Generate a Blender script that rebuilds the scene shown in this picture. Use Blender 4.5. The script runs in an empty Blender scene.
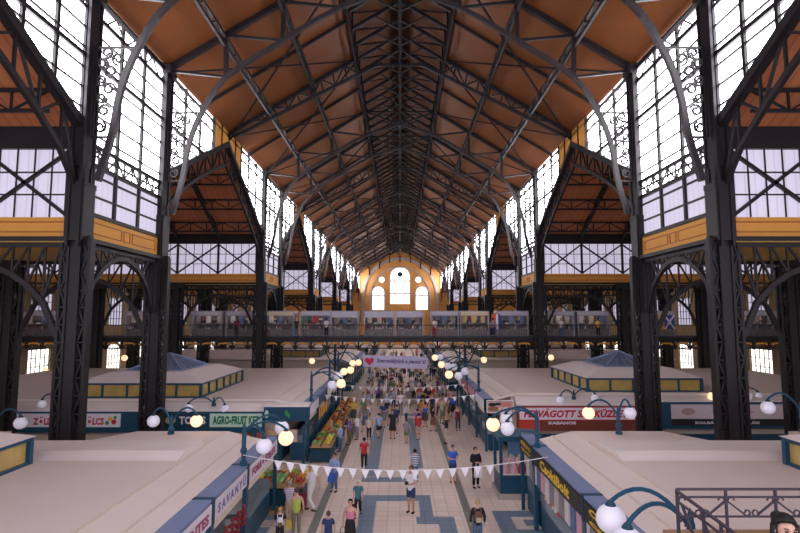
import bpy, bmesh, math, random
from mathutils import Vector, Matrix, Euler
random.seed(7)
R = math.radians
sc = bpy.context.scene
COL = sc.collection
F, PITCH, EYE = 533.0, R(5.4), 7.4
def at(px, py, Y=None, Z=None):
    """world point seen at a pixel of the photograph, at a known distance or height"""
    x = (px-400)/F; u = (266.5-py)/F
    d = Vector((x, math.cos(PITCH)-u*math.sin(PITCH), math.sin(PITCH)+u*math.cos(PITCH)))
    k = Y/d.y if Y is not None else (Z-EYE)/d.z
    return Vector((0, 0, EYE)) + d*k

# ------------------------------------------------------------------ materials
MATS = {}
def nodes_of(m):
    m.use_nodes = True
    return m.node_tree.nodes, m.node_tree.links, m.node_tree.nodes['Principled BSDF']
def mat(name, col, rough=0.6, metal=0.0, noise=0.0, scale=3.0, spec=0.3, alpha=None):
    if name in MATS: return MATS[name]
    m = bpy.data.materials.new(name); N, L, b = nodes_of(m)
    b.inputs['Roughness'].default_value = rough; b.inputs['Metallic'].default_value = metal
    b.inputs['Specular IOR Level'].default_value = spec
    c = (*col, 1)
    if noise:
        tc = N.new('ShaderNodeTexCoord'); n = N.new('ShaderNodeTexNoise'); n.inputs['Scale'].default_value = scale
        n.inputs['Detail'].default_value = 5
        r = N.new('ShaderNodeMixRGB'); r.inputs[1].default_value = tuple(min(1, v*(1-noise)) for v in col)+(1,)
        r.inputs[2].default_value = tuple(min(1, v*(1+noise)) for v in col)+(1,)
        L.new(tc.outputs['Object'], n.inputs['Vector']); L.new(n.outputs['Fac'], r.inputs[0]); L.new(r.outputs[0], b.inputs['Base Color'])
    else:
        b.inputs['Base Color'].default_value = c
    m.diffuse_color = c
    MATS[name] = m
    return m
def emit(name, col, s):
    if name in MATS: return MATS[name]
    m = bpy.data.materials.new(name); N, L, b = nodes_of(m)
    b.inputs['Base Color'].default_value = (*col, 1)
    b.inputs['Emission Color'].default_value = (*col, 1); b.inputs['Emission Strength'].default_value = s
    b.inputs['Roughness'].default_value = 0.3
    MATS[name] = m
    return m
def pane_mat(name, col, s, dark=0.75):
    """frosted wired glass lit from outside: fine wires across a glowing sheet"""
    m = bpy.data.materials.new(name); N, L, b = nodes_of(m)
    tc = N.new('ShaderNodeTexCoord'); mp = N.new('ShaderNodeMapping'); L.new(tc.outputs['Object'], mp.inputs['Vector'])
    sep = N.new('ShaderNodeSeparateXYZ'); L.new(mp.outputs[0], sep.inputs[0])
    add = N.new('ShaderNodeMath'); add.operation = 'ADD'; L.new(sep.outputs[0], add.inputs[0]); L.new(sep.outputs[1], add.inputs[1])
    mul = N.new('ShaderNodeMath'); mul.operation = 'MULTIPLY'; mul.inputs[1].default_value = 2.6; L.new(add.outputs[0], mul.inputs[0])
    fr = N.new('ShaderNodeMath'); fr.operation = 'FRACT'; L.new(mul.outputs[0], fr.inputs[0])
    gt = N.new('ShaderNodeMath'); gt.operation = 'GREATER_THAN'; gt.inputs[1].default_value = 0.16; L.new(fr.outputs[0], gt.inputs[0])
    nz = N.new('ShaderNodeTexNoise'); nz.inputs['Scale'].default_value = 0.35; L.new(tc.outputs['Object'], nz.inputs['Vector'])
    ma = N.new('ShaderNodeMapRange'); ma.inputs['To Min'].default_value = dark; ma.inputs['To Max'].default_value = 1.0; L.new(gt.outputs[0], ma.inputs['Value'])
    mb = N.new('ShaderNodeMapRange'); mb.inputs['To Min'].default_value = 0.85; mb.inputs['To Max'].default_value = 1.15; L.new(nz.outputs['Fac'], mb.inputs['Value'])
    mm = N.new('ShaderNodeMath'); mm.operation = 'MULTIPLY'; L.new(ma.outputs[0], mm.inputs[0]); L.new(mb.outputs[0], mm.inputs[1])
    ms = N.new('ShaderNodeMath'); ms.operation = 'MULTIPLY'; ms.inputs[1].default_value = s; L.new(mm.outputs[0], ms.inputs[0])
    b.inputs['Base Color'].default_value = (0.3, 0.29, 0.34, 1); b.inputs['Emission Color'].default_value = (*col, 1)
    L.new(ms.outputs[0], b.inputs['Emission Strength'])
    MATS[name] = m
    return m
def board_mat(name, col, axis, period, contrast=0.25, rough=0.55):
    """boards: thin dark joints every period along an axis (world coordinates), with board-to-board variation"""
    m = bpy.data.materials.new(name); N, L, b = nodes_of(m)
    tc = N.new('ShaderNodeTexCoord'); sep = N.new('ShaderNodeSeparateXYZ'); L.new(tc.outputs['Object'], sep.inputs[0])
    mul = N.new('ShaderNodeMath'); mul.operation = 'MULTIPLY'; mul.inputs[1].default_value = 1/period; L.new(sep.outputs[axis], mul.inputs[0])
    fr = N.new('ShaderNodeMath'); fr.operation = 'FRACT'; L.new(mul.outputs[0], fr.inputs[0])
    fl = N.new('ShaderNodeMath'); fl.operation = 'FLOOR'; L.new(mul.outputs[0], fl.inputs[0])
    wn = N.new('ShaderNodeTexWhiteNoise'); wn.noise_dimensions = '1D'; L.new(fl.outputs[0], wn.inputs['W'])
    gt = N.new('ShaderNodeMath'); gt.operation = 'GREATER_THAN'; gt.inputs[1].default_value = 0.14; L.new(fr.outputs[0], gt.inputs[0])
    nz = N.new('ShaderNodeTexNoise'); nz.inputs['Scale'].default_value = 0.6; L.new(tc.outputs['Object'], nz.inputs['Vector'])
    a1 = N.new('ShaderNodeMapRange'); a1.inputs['To Min'].default_value = 1-contrast*2; a1.inputs['To Max'].default_value = 1; L.new(gt.outputs[0], a1.inputs['Value'])
    a2 = N.new('ShaderNodeMapRange'); a2.inputs['To Min'].default_value = 1-contrast*.6; a2.inputs['To Max'].default_value = 1+contrast*.3; L.new(wn.outputs['Value'], a2.inputs['Value'])
    a3 = N.new('ShaderNodeMapRange'); a3.inputs['To Min'].default_value = 0.8; a3.inputs['To Max'].default_value = 1.2; L.new(nz.outputs['Fac'], a3.inputs['Value'])
    p = N.new('ShaderNodeMath'); p.operation = 'MULTIPLY'; L.new(a1.outputs[0], p.inputs[0]); L.new(a2.outputs[0], p.inputs[1])
    q = N.new('ShaderNodeMath'); q.operation = 'MULTIPLY'; L.new(p.outputs[0], q.inputs[0]); L.new(a3.outputs[0], q.inputs[1])
    mx = N.new('ShaderNodeMixRGB'); mx.blend_type = 'MULTIPLY'; mx.inputs[0].default_value = 1; mx.inputs[1].default_value = (*col, 1)
    L.new(q.outputs[0], mx.inputs[2]); L.new(mx.outputs[0], b.inputs['Base Color'])
    b.inputs['Roughness'].default_value = rough; b.inputs['Specular IOR Level'].default_value = 0.25
    MATS[name] = m
    return m
def tile_mat(name, col, grout, size, rough=0.35):
    m = bpy.data.materials.new(name); N, L, b = nodes_of(m)
    tc = N.new('ShaderNodeTexCoord'); br = N.new('ShaderNodeTexBrick'); L.new(tc.outputs['Object'], br.inputs['Vector'])
    br.offset = 0.0; br.inputs['Scale'].default_value = 1.0
    br.inputs['Brick Width'].default_value = size; br.inputs['Row Height'].default_value = size; br.inputs['Mortar Size'].default_value = 0.022
    br.inputs['Color1'].default_value = (*col, 1); br.inputs['Color2'].default_value = tuple(v*.93 for v in col)+(1,)
    br.inputs['Mortar'].default_value = (*grout, 1)
    nz = N.new('ShaderNodeTexNoise'); nz.inputs['Scale'].default_value = 0.5; nz.inputs['Detail'].default_value = 6; L.new(tc.outputs['Object'], nz.inputs['Vector'])
    mr = N.new('ShaderNodeMapRange'); mr.inputs['To Min'].default_value = 0.82; mr.inputs['To Max'].default_value = 1.12; L.new(nz.outputs['Fac'], mr.inputs['Value'])
    mx = N.new('ShaderNodeMixRGB'); mx.blend_type = 'MULTIPLY'; mx.inputs[0].default_value = 1
    L.new(br.outputs['Color'], mx.inputs[1]); L.new(mr.outputs[0], mx.inputs[2]); L.new(mx.outputs[0], b.inputs['Base Color'])
    b.inputs['Roughness'].default_value = rough
    MATS[name] = m
    return m
IRON = mat('dark_iron', (0.0135, 0.0105, 0.0125), 0.45, 0, 0.25, 1.5)
IRONG = mat('grey_painted_iron', (0.029, 0.0235, 0.026), 0.4, 0, 0.2, 1.5)
WOOD = board_mat('ceiling_boards', (0.155, 0.051, 0.0155), 1, 0.30, 0.07, 0.36)
WOODT = board_mat('side_hall_boards', (0.42, 0.145, 0.058), 0, 0.42, 0.16, 0.45)
WOODX = board_mat('lantern_boards', (0.15, 0.058, 0.024), 1, 0.42, 0.15)
YEL = mat('ochre_yellow_paint', (0.62, 0.285, 0.05), 0.55, 0, 0.08, 2)
YEL2 = mat('ochre_moulding', (0.38, 0.13, 0.035), 0.6)
YELU = mat('ochre_soffit', (0.45, 0.27, 0.06), 0.7, 0, 0.1, 2)
ENDW = mat('warm_yellow_plaster', (0.74, 0.36, 0.10), 0.8, 0, 0.12, 0.6)
ENDG = mat('grey_pink_stone', (0.50, 0.40, 0.36), 0.8, 0, 0.1, 1)
BRICK = mat('yellowish_brick', (0.36, 0.25, 0.14), 0.85, 0, 0.2, 4)
PANE = pane_mat('frosted_pane', (0.95, 0.93, 1.0), 10.0)
PANEL = pane_mat('wired_pane_low', (0.80, 0.74, 0.94), 0.50, 0.8)
PANEE = pane_mat('end_wall_pane', (1.0, 0.93, 0.92), 1.7)
PANEG = pane_mat('ground_pane', (1.0, 0.93, 0.85), 1.8)
TEAL = mat('teal_blue_paint', (0.012, 0.064, 0.118), 0.4)
TEALD = mat('dark_teal_paint', (0.010, 0.05, 0.08), 0.5)
CAPB = mat('blue_grey_fascia_cap', (0.19, 0.235, 0.40), 0.5, 0, 0.12, 1.2)
ROOFB = mat('beige_roof_sheet', (0.76, 0.635, 0.59), 0.55, 0, 0.06, 0.7)
ROOFL = mat('pale_roof_sheet', (0.78, 0.68, 0.66), 0.5, 0, 0.05, 0.9)
CREAM = mat('cream_panel', (0.70, 0.58, 0.48), 0.6, 0, 0.05, 2)
WHITE = mat('white_paint', (0.80, 0.76, 0.80), 0.5)
SIGNW = mat('white_sign_face', (0.74, 0.68, 0.76), 0.45)
SIGNG = mat('pale_green_sign_face', (0.55, 0.72, 0.58), 0.45)
BLACK = mat('black_paint', (0.018, 0.016, 0.018), 0.45)
RED = mat('red_letter', (0.52, 0.025, 0.045), 0.5)
DRED = mat('purple_red_letter', (0.36, 0.05, 0.13), 0.5)
PURP = mat('violet_letter', (0.16, 0.11, 0.30), 0.5)
GREEN = mat('green_letter', (0.02, 0.20, 0.09), 0.5)
YLET = mat('yellow_letter', (0.80, 0.52, 0.05), 0.5)
AMBER = mat('amber_glass', (0.50, 0.34, 0.11), 0.12, 0, 0.4, 1.3, 0.5)
SKYGL = mat('blue_grey_glass', (0.16, 0.21, 0.30), 0.1, 0, 0.2, 2, 0.8)
GLASS = mat('kiosk_glass', (0.20, 0.25, 0.28), 0.08, 0, 0.15, 2, 0.8)
GLOBE = emit('faint_glow_opal_globe', (0.78, 0.75, 0.86), 0.10)  # globes that are off, brightened by a faint glow in the material
GLOBEL = emit('lit_opal_globe', (1.0, 0.70, 0.42), 0.8)
WOODK = mat('crate_wood', (0.42, 0.26, 0.13), 0.7, 0, 0.2, 6)
KERB = mat('brown_wood_step', (0.34, 0.17, 0.08), 0.5, 0, 0.2, 4)
FLOORM = tile_mat('pink_beige_tiles', (0.84, 0.675, 0.595), (0.64, 0.52, 0.46), 0.46)
TBLUE = tile_mat('blue_grey_tiles', (0.20, 0.27, 0.36), (0.14, 0.19, 0.26), 0.46)
TGREEN = tile_mat('green_grey_tiles', (0.17, 0.19, 0.16), (0.12, 0.13, 0.12), 0.46)

# ------------------------------------------------------------------ mesh builder
class MB:
    def __init__(s): s.v = []; s.f = []; s.smooth = False
    def _add(s, vs, fs):
        b = len(s.v); s.v.extend(Vector(v) for v in vs); s.f.extend(tuple(b+i for i in f) for f in fs); return s
    def box(s, x0, x1, y0, y1, z0, z1):
        vs = [(x, y, z) for z in (z0, z1) for y in (y0, y1) for x in (x0, x1)]
        return s._add(vs, [(0, 2, 3, 1), (4, 5, 7, 6), (0, 1, 5, 4), (2, 6, 7, 3), (0, 4, 6, 2), (1, 3, 7, 5)])
    def bar(s, a, b, w, h=None, up=(0, 0, 1)):
        a = Vector(a); b = Vector(b); h = h or w; d = b-a
        if d.length < 1e-6: return s
        d.normalize(); up = Vector(up)
        if abs(d.dot(up)) > 0.98: up = Vector((0, 1, 0)) if abs(d.y) < 0.9 else Vector((1, 0, 0))
        sx = d.cross(up).normalized()*(w/2); sz = sx.normalized().cross(d).normalized()*(h/2)
        vs = [p+i*sx+j*sz for p in (a, b) for i, j in ((-1, -1), (1, -1), (1, 1), (-1, 1))]
        return s._add(vs, [(3, 2, 1, 0), (4, 5, 6, 7), (0, 1, 5, 4), (1, 2, 6, 5), (2, 3, 7, 6), (3, 0, 4, 7)])
    def path(s, pts, w, h=None, up=(0, 0, 1)):
        for a, b in zip(pts, pts[1:]): s.bar(a, b, w, h, up)
        return s
    def tube(s, pts, r, n=8, r2=None):
        pts = [Vector(p) for p in pts]; rings = []
        for i, p in enumerate(pts):
            t = (pts[min(i+1, len(pts)-1)]-pts[max(i-1, 0)]).normalized()
            u = t.cross(Vector((0, 0, 1)))
            if u.length < 0.05: u = t.cross(Vector((1, 0, 0)))
            u.normalize(); v = t.cross(u)
            rr = r if r2 is None else r+(r2-r)*i/max(1, len(pts)-1)
            rings.append([p+rr*(math.cos(2*math.pi*k/n)*u+math.sin(2*math.pi*k/n)*v) for k in range(n)])
        vs = [q for r_ in rings for q in r_]; fs = []
        for i in range(len(pts)-1):
            for k in range(n): fs.append((i*n+k, i*n+(k+1) % n, (i+1)*n+(k+1) % n, (i+1)*n+k))
        fs += [tuple(range(n)), tuple(reversed(range((len(pts)-1)*n, len(pts)*n)))]
        return s._add(vs, fs)
    def lathe(s, prof, n=12, c=(0, 0, 0)):
        c = Vector(c); vs = []; fs = []
        for r, z in prof: vs += [c+Vector((r*math.cos(2*math.pi*k/n), r*math.sin(2*math.pi*k/n), z)) for k in range(n)]
        for i in range(len(prof)-1):
            for k in range(n): fs.append((i*n+k, i*n+(k+1) % n, (i+1)*n+(k+1) % n, (i+1)*n+k))
        fs += [tuple(reversed(range(n))), tuple(range((len(prof)-1)*n, len(prof)*n))]
        return s._add(vs, fs)
    def ball(s, c, r, n=12, m=8, sq=(1, 1, 1)):
        prof = [(max(0.002, math.sin(math.pi*i/m))*1.0, -math.cos(math.pi*i/m)) for i in range(m+1)]
        b = len(s.v); s.lathe(prof, n)
        for i in range(b, len(s.v)):
            v = s.v[i]; s.v[i] = Vector((c[0]+v.x*r*sq[0], c[1]+v.y*r*sq[1], c[2]+v.z*r*sq[2]))
        s.smooth = True
        return s
    def poly(s, pts): return s._add(pts, [tuple(range(len(pts)))])
    def prism(s, pts, off):
        n = len(pts); off = Vector(off); p = [Vector(q) for q in pts]
        return s._add(p+[q+off for q in p], [tuple(reversed(range(n))), tuple(range(n, 2*n))]+[(i, (i+1) % n, n+(i+1) % n, n+i) for i in range(n)])
    def zig(s, a0, a1, b0, b1, n, w, cross=False, posts=True):
        """lacing between chord a0-a1 and chord b0-b1"""
        a0, a1, b0, b1 = map(Vector, (a0, a1, b0, b1))
        for i in range(n):
            p, q = a0.lerp(a1, i/n), a0.lerp(a1, (i+1)/n); r, t = b0.lerp(b1, i/n), b0.lerp(b1, (i+1)/n)
            if cross: s.bar(p, t, w); s.bar(r, q, w)
            elif i % 2 == 0: s.bar(p, t, w)
            else: s.bar(r, q, w)
            if posts: s.bar(q, t, w)
        return s
    def mesh(s, name, m, loc=None):
        L = Vector(loc) if loc is not None else Vector()
        me = bpy.data.meshes.new(name)
        me.from_pydata([tuple(v-L) for v in s.v], [], s.f); me.update()
        bm = bmesh.new(); bm.from_mesh(me); bmesh.ops.recalc_face_normals(bm, faces=bm.faces); bm.to_mesh(me); bm.free()
        if s.smooth: me.polygons.foreach_set('use_smooth', [True]*len(me.polygons))
        if m: me.materials.append(m)
        return me
    def build(s, name, m, parent=None):
        o = bpy.data.objects.new(name, s.mesh(name, m, parent.location if parent else None)); COL.objects.link(o)
        if parent:
            o.parent = parent
            # sub-parts: parents of parts sit at their thing's origin
        return o
    def sub(s, name, m, part, root):
        o = bpy.data.objects.new(name, s.mesh(name, m, root.location)); COL.objects.link(o); o.parent = part
        return o
def thing(name, label, cat, loc=(0, 0, 0), group=None):
    o = bpy.data.objects.new(name, None); COL.objects.link(o); o.location = loc; o.empty_display_size = 0.2
    o['label'] = label; o['category'] = cat
    if group: o['group'] = group
    return o
def tag(o, label, cat, group=None):
    o['label'] = label; o['category'] = cat
    if group: o['group'] = group
    return o
def struct(mb, name, m, parent=None):
    o = mb.build(name, m, parent)
    if not parent: o['kind'] = 'structure'
    return o
def children(o): return KIDS.get(o.name, []) if o.name in KIDS else [c for c in bpy.data.objects if c.parent == o]
KIDS = {}
def dup(root, loc, rotz=0, label=None, group=None, scale=None):
    if root.name not in KIDS:
        KIDS[root.name] = [(c, [g for g in bpy.data.objects if g.parent == c]) for c in bpy.data.objects if c.parent == root]
    r = root.copy(); COL.objects.link(r); r.location = loc; r.rotation_euler = (0, 0, rotz)
    if scale: r.scale = scale
    if label: r['label'] = label
    if group: r['group'] = group
    for c, gs in KIDS[root.name]:
        d = c.copy(); COL.objects.link(d); d.parent = r
        for g in gs:
            e = g.copy(); COL.objects.link(e); e.parent = d
    return r
def text_mb(txt, origin, right, up, w, h, depth=0.015, shear=0.0, bold=0.045):
    """lettering fitted into a w x h box whose lower left corner is origin"""
    cu = bpy.data.curves.new('lettering', 'FONT'); cu.body = txt; cu.size = 1; cu.offset = bold; cu.shear = shear; cu.resolution_u = 2
    o = bpy.data.objects.new('lettering', cu); COL.objects.link(o)
    dg = bpy.context.evaluated_depsgraph_get(); me = bpy.data.meshes.new_from_object(o.evaluated_get(dg))
    bpy.data.objects.remove(o); bpy.data.curves.remove(cu)
    xs = [v.co.x for v in me.vertices]; ys = [v.co.y for v in me.vertices]
    sx = w/(max(xs)-min(xs)); sy = h/(max(ys)-min(ys)); right = Vector(right).normalized(); up = Vector(up).normalized(); n = right.cross(up)
    mb = MB(); o_ = Vector(origin)
    vs = [o_+right*(v.co.x-min(xs))*sx+up*(v.co.y-min(ys))*sy+n*depth for v in me.vertices]
    mb._add(vs, [tuple(p.vertices) for p in me.polygons])
    bpy.data.meshes.remove(me)
    return mb
ORD = ['first', 'second', 'third', 'fourth', 'fifth', 'sixth', 'seventh', 'eighth', 'ninth', 'tenth', 'eleventh', 'twelfth', 'thirteenth', 'fourteenth', 'fifteenth', 'sixteenth', 'seventeenth', 'eighteenth', 'nineteenth', 'twentieth']
def ordn(i):
    if i < 20: return ORD[i]
    t = ['', '', 'twenty', 'thirty', 'forty', 'fifty', 'sixty', 'seventy', 'eighty', 'ninety'][(i+1)//10]
    return (t[:-1]+'ieth') if (i+1) % 10 == 0 else t+'-'+ORD[(i+1) % 10-1]

# ------------------------------------------------------------------ layout of the hall
W = 12.0; EAVE = 20.2; SL = 0.625; XO = 33.5; YEND = 157.0
PERIOD = 26.2
CA = [19.7+PERIOD*k for k in range(5)]       # near side of each narrow bay
CB = [26.3+PERIOD*k for k in range(5)]       # far side of each narrow bay
ROWS = sorted(CA+CB)
WIDE = [(0.1, 19.7)]+[(CB[k], CA[k+1]) for k in range(4)]+[(CB[4], YEND)]
def roofz(x): return EAVE+(W-abs(x))*SL
GB, GA = 14.5, 19.4                            # side hall eaves and ridge heights

# ---- floor, walls, ceiling
struct(MB().box(-XO-1, XO+1, -8, YEND+1, -0.3, 0), 'floor', FLOORM)
for s in (-1, 1):
    nm = 'left' if s < 0 else 'right'
    c = MB().prism([(s*W, -6, EAVE), (s*W, YEND, EAVE), (s*3.1, YEND, roofz(3.1)), (s*3.1, -6, roofz(3.1))], (0, 0, 0.35))
    struct(c, f'ceiling_{nm}', WOOD)
    c = MB().prism([(s*3.1, -6, 26.6), (s*3.1, YEND, 26.6), (0, YEND, 28.4), (0, -6, 28.4)], (0, 0, 0.3))
    struct(c, f'ceiling_lantern_{nm}', WOODX)
    c = MB().box(min(s*3.1, s*3.3), max(s*3.1, s*3.3), -6, YEND, roofz(3.1), 26.7)
    struct(c, f'trim_{1 if s<0 else 2}', WOODX)
    # outer side wall with ground and gallery windows
    ow = MB(); ys = [1.0+6.55*k for k in range(24)]
    def strip(z0, z1, holes):
        y = -8
        for a, b in holes: ow.box(min(s*XO, s*(XO+.5)), max(s*XO, s*(XO+.5)), y, a, z0, z1); y = b
        ow.box(min(s*XO, s*(XO+.5)), max(s*XO, s*(XO+.5)), y, YEND, z0, z1)
    H_ = [(y+1.7, y+4.8) for y in ys if y+4.8 < YEND]
    strip(0, 1.2, []); strip(1.2, 4.4, H_); strip(4.4, 6.4, []); strip(6.4, 9.6, H_); strip(9.6, GA+1, [])
    struct(ow, f'wall_{nm}', BRICK)

NWIN = [0]
def window(loc, parts):
    """a window of the hall: panes, mullions and glazing bars as parts of one structure"""
    NWIN[0] += 1
    w = bpy.data.objects.new(f'window_{NWIN[0]}', None); COL.objects.link(w); w.location = loc; w['kind'] = 'structure'
    for nm, mb, m in parts: mb.build(nm, m, w)
    return w
for s in (-1, 1):
    for k in range(24):
        y = 1.0+6.55*k
        if y+4.8 >= YEND: continue
        x = s*(XO+0.2)
        for z0, z1, m in ((1.2, 4.4, PANEG), (6.4, 9.6, PANEL)):
            p = MB().box(x-.03, x+.03, y+1.7, y+4.8, z0, z1)
            g = MB()
            for j in range(6): g.bar((x-s*.06, y+1.7+.62*j, z0), (x-s*.06, y+1.7+.62*j, z1), .06)
            for j in range(5): g.bar((x-s*.06, y+1.7, z0+.8*j), (x-s*.06, y+4.8, z0+.8*j), .06)
            window((x, y+3.2, z0), [('pane', p, m), ('glazing_bar', g, IRON)])

# ---- nave side walls over the narrow bays: ochre spandrel panel and tall window
def clear_rect(s, y0, y1, z0, z1, mull, trans, fine, heavy_z=(), m=PANE, low=None):
    x = s*(W+0.05)
    p = MB().box(x-.03, x+.03, y0, y1, low if low else z0, z1)
    parts = [('pane', p, m)]
    if low: parts.append(('lower_pane', MB().box(x-.03, x+.03, y0, y1, z0, low), PANEL))
    xi = s*(W-0.02); g = MB(); h = MB()
    for i in range(1, mull): y = y0+(y1-y0)*i/mull; h.bar((xi, y, z0), (xi, y, z1), .13, .16)
    for z in trans: h.bar((xi, y0, z), (xi, y1, z), .17, .17)
    n = int((z1-z0)/fine)
    for i in range(1, n): z = z0+(z1-z0)*i/n; g.bar((xi, y0, z), (xi, y1, z), .075)
    parts += [('mullion', h, IRON), ('glazing_bar', g, IRON)]
    return parts
panel_n = 0
for k in range(5):
    for s in (-1, 1):
        y0, y1 = CA[k]+.3, CB[k]-.3
        parts = clear_rect(s, y0, y1, 11.3, EAVE-.1, 3, [11.35, 13.3, 14.05, 17.3, EAVE-.2], .78, low=13.3)
        b = MB().zig((s*(W-.03), y0, 13.35), (s*(W-.03), y1, 13.35), (s*(W-.03), y0, 14.0), (s*(W-.03), y1, 14.0), 9, .06, posts=True)
        parts.append(('transom_lattice', b, IRON))
        window((s*W, (y0+y1)/2, 11.3), parts)
        panel_n += 1
        lab = f'ochre yellow panelled spandrel under the {ORD[k]} tall window of the {"left" if s<0 else "right"} nave wall'
        t = thing('ochre_spandrel', lab, 'wall panel', (s*W, (y0+y1)/2, 10.3), 'ochre spandrel panels under the tall windows')
        MB().box(min(s*W-.1, s*W+.1), max(s*W-.1, s*W+.1), y0, y1, 10.35, 11.28).build('board', YEL, t)
        xi = s*(W-.11); q = MB()
        for a, c in ((y0+.35, y0+2.55), (y0+2.75, y1-2.75), (y1-2.55, y1-.35)):
            q.path([(xi, a, 10.62), (xi, c, 10.62), (xi, c, 11.05), (xi, a, 11.05), (xi, a, 10.62)], .04)
        q.build('moulding', YEL2, t)
        cmb = MB(); cmb.bar((s*(W-.12), y0, 11.3), (s*(W-.12), y1, 11.3), .12, .08); cmb.bar((s*(W-.14), y0, 10.3), (s*(W-.14), y1, 10.3), .3, .16)
        cmb.build('cornice', IRON, t)
# ---- nave side walls over the side-hall gables
for k, (y0, y1) in enumerate(WIDE):
    if y1 - y0 < 5: continue
    for s in (-1, 1):
        mid = (y0+y1)/2; x = s*(W+.05); a, b = y0+.3, y1-.3
        def gz(y): return GA-(GA-GB)*abs(y-mid)/((y1-y0)/2)
        pw = 2.9 if k else 4.5
        parts = []
        g = MB(); h = MB(); p = MB(); xi = s*(W-.02)
        for u, v in ((a, mid-pw), (b, mid+pw)):
            p.prism([(x-.03, u, gz(u)+.1), (x-.03, v, gz(v)+.1), (x-.03, v, EAVE-.1), (x-.03, u, EAVE-.1)], (.06, 0, 0))
            for i in range(0, 4):
                y = u+(v-u)*i/3; h.bar((xi, y, gz(y)), (xi, y, EAVE-.1), .13, .16)
            for z in (17.3,):
                # the transom stops where the gable rises past it
                ye = mid-(1 if u < mid else -1)*((GA-z)/(GA-GB))*((y1-y0)/2)
                h.bar((xi, u, z), (xi, min(ye, v) if u < mid else max(ye, v), z), .17)
            for i in range(1, 8):
                z = GB+.78*i
                if z > EAVE-.3: break
                ye = mid-(1 if u < mid else -1)*max(0, (GA-z)/(GA-GB))*((y1-y0)/2)
                g.bar((xi, u, z), (xi, min(ye, v) if u < mid else max(ye, v), z), .075)
        window((s*W, mid, GB), [('pane', p, PANE), ('mullion', h, IRON), ('glazing_bar', g, IRON)])
        t = thing('ochre_gable', f'ochre panel between roof and gable peak of the {ORD[k]} side hall, {"left" if s<0 else "right"} wall', 'wall panel', (s*W, mid, GA), 'ochre panels over the gable peaks')
        MB().prism([(s*W-.08, mid-pw, gz(mid-pw)+.1), (s*W-.08, mid, GA+.1), (s*W-.08, mid+pw, gz(mid-pw)+.1), (s*W-.08, mid+pw, EAVE), (s*W-.08, mid-pw, EAVE)], (.16, 0, 0)).build('board', YEL, t)
        q = MB()
        for yy in (mid-pw, mid-pw/2, mid, mid+pw/2, mid+pw): q.bar((s*(W-.1), yy, gz(yy)), (s*(W-.1), yy, EAVE), .1)
        q.build('batten', IRON, t)
        # gable truss under the wall edge
        t = thing('gable_truss', f'dark iron gable truss edging the opening of the {ORD[k]} side hall on the {"left" if s<0 else "right"}', 'truss', (s*W, mid, GB), 'gable trusses of the side halls')
        e = MB(); xg = s*(W+.05)
        for q_ in (y0, y1): e.bar((xg, q_, gz(q_)), (xg, mid, GA), .35, .34)
        e.build('top_chord', IRON, t)
        # curved lower chord
        arc = [(s*(W+.1), y0+(y1-y0)*i/16, 12.0+5.9*(1-abs(i/8-1))**0.7) for i in range(17)]
        MB().path(arc, .16, .2).build('bottom_chord', IRON, t)
        wb = MB(); top = [(s*(W+.1), q_[1], gz(q_[1])) for q_ in arc]
        for i in range(16):
            wb.bar(arc[i], top[i], .09); wb.bar(arc[i+(1 if i % 2 else 0)], top[i+(0 if i % 2 else 1)], .09)
        wb.build('web_lattice', IRON, t)
        # side hall ceiling, two slopes
        for q_, nm in ((y0, 'near'), (y1, 'far')):
            c = MB().prism([(s*(W+.15), q_, GB), (s*XO, q_, GB), (s*XO, mid, GA), (s*(W+.15), mid, GA)], (0, 0, .3))
            struct(c, f'ceiling_side_hall_{nm}', WOODT)
            # purlins along the side hall
            for j, fr in enumerate((0.18, 0.45, 0.72)):
                yy = q_+(mid-q_)*fr; zz = GB+(GA-GB)*fr-.1
                if q_ == y0 and k > 0: continue
                pt = thing('side_hall_purlin', f'{["lowest","middle","highest"][j]} lattice purlin on the {nm} slope of the {ORD[k]} side hall, {"left" if s<0 else "right"}', 'purlin', (s*21, yy, zz), 'lattice purlins of the side halls')
                MB().bar((s*(W+.2), yy, zz), (s*XO, yy, zz), .12, .12).build('top_chord', IRON, pt); MB().bar((s*(W+.2), yy, zz-.75), (s*XO, yy, zz-.75), .12, .12).build('bottom_chord', IRON, pt)
                MB().zig((s*(W+.2), yy, zz), (s*XO, yy, zz), (s*(W+.2), yy, zz-.75), (s*XO, yy, zz-.75), 16, .07).build('lacing', IRON, pt)
        # inner trusses across the side hall
        if k < 3:
            for j, xx in enumerate((15.6, 19.2, 23)):
                t = thing('side_hall_truss', f'{ORD[j]} dark truss from the nave inside the {ORD[k]} side hall, {"left" if s<0 else "right"}', 'truss', (s*xx, mid, GB), 'trusses inside the side halls')
                c = MB()
                for q_ in (y0, y1): c.bar((s*xx, q_+(.35 if q_ < mid else -.35), GB-.25), (s*xx, mid, GA-.4), .2, .25)
                c.build('top_chord', IRON, t)
                low = [(s*xx, y0+.35, GB-.35)]+[(s*xx, y0+(y1-y0)*i/8, GB-.25+(GA-GB-1.1)*math.sin(math.pi*i/8)**0.9) for i in range(1, 8)]+[(s*xx, y1-.35, GB-.35)]
                MB().path(low, .14, .18).build('bottom_chord', IRON, t)
                c = MB()
                for i in range(9):
                    yy = low[i][1]; zz = GB+(GA-GB)*(1-abs(yy-mid)/((y1-y0)/2))-.4
                    c.bar(low[i], (s*xx, yy, zz), .09)
                    if i < 8:
                        y2 = low[i+1][1]; z2 = GB+(GA-GB)*(1-abs(y2-mid)/((y1-y0)/2))-.4
                        c.bar(low[i] if i >= 4 else low[i+1], (s*xx, y2, z2) if i >= 4 else (s*xx, yy, zz), .08)
                c.build('web_lattice', IRON, t)
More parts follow.
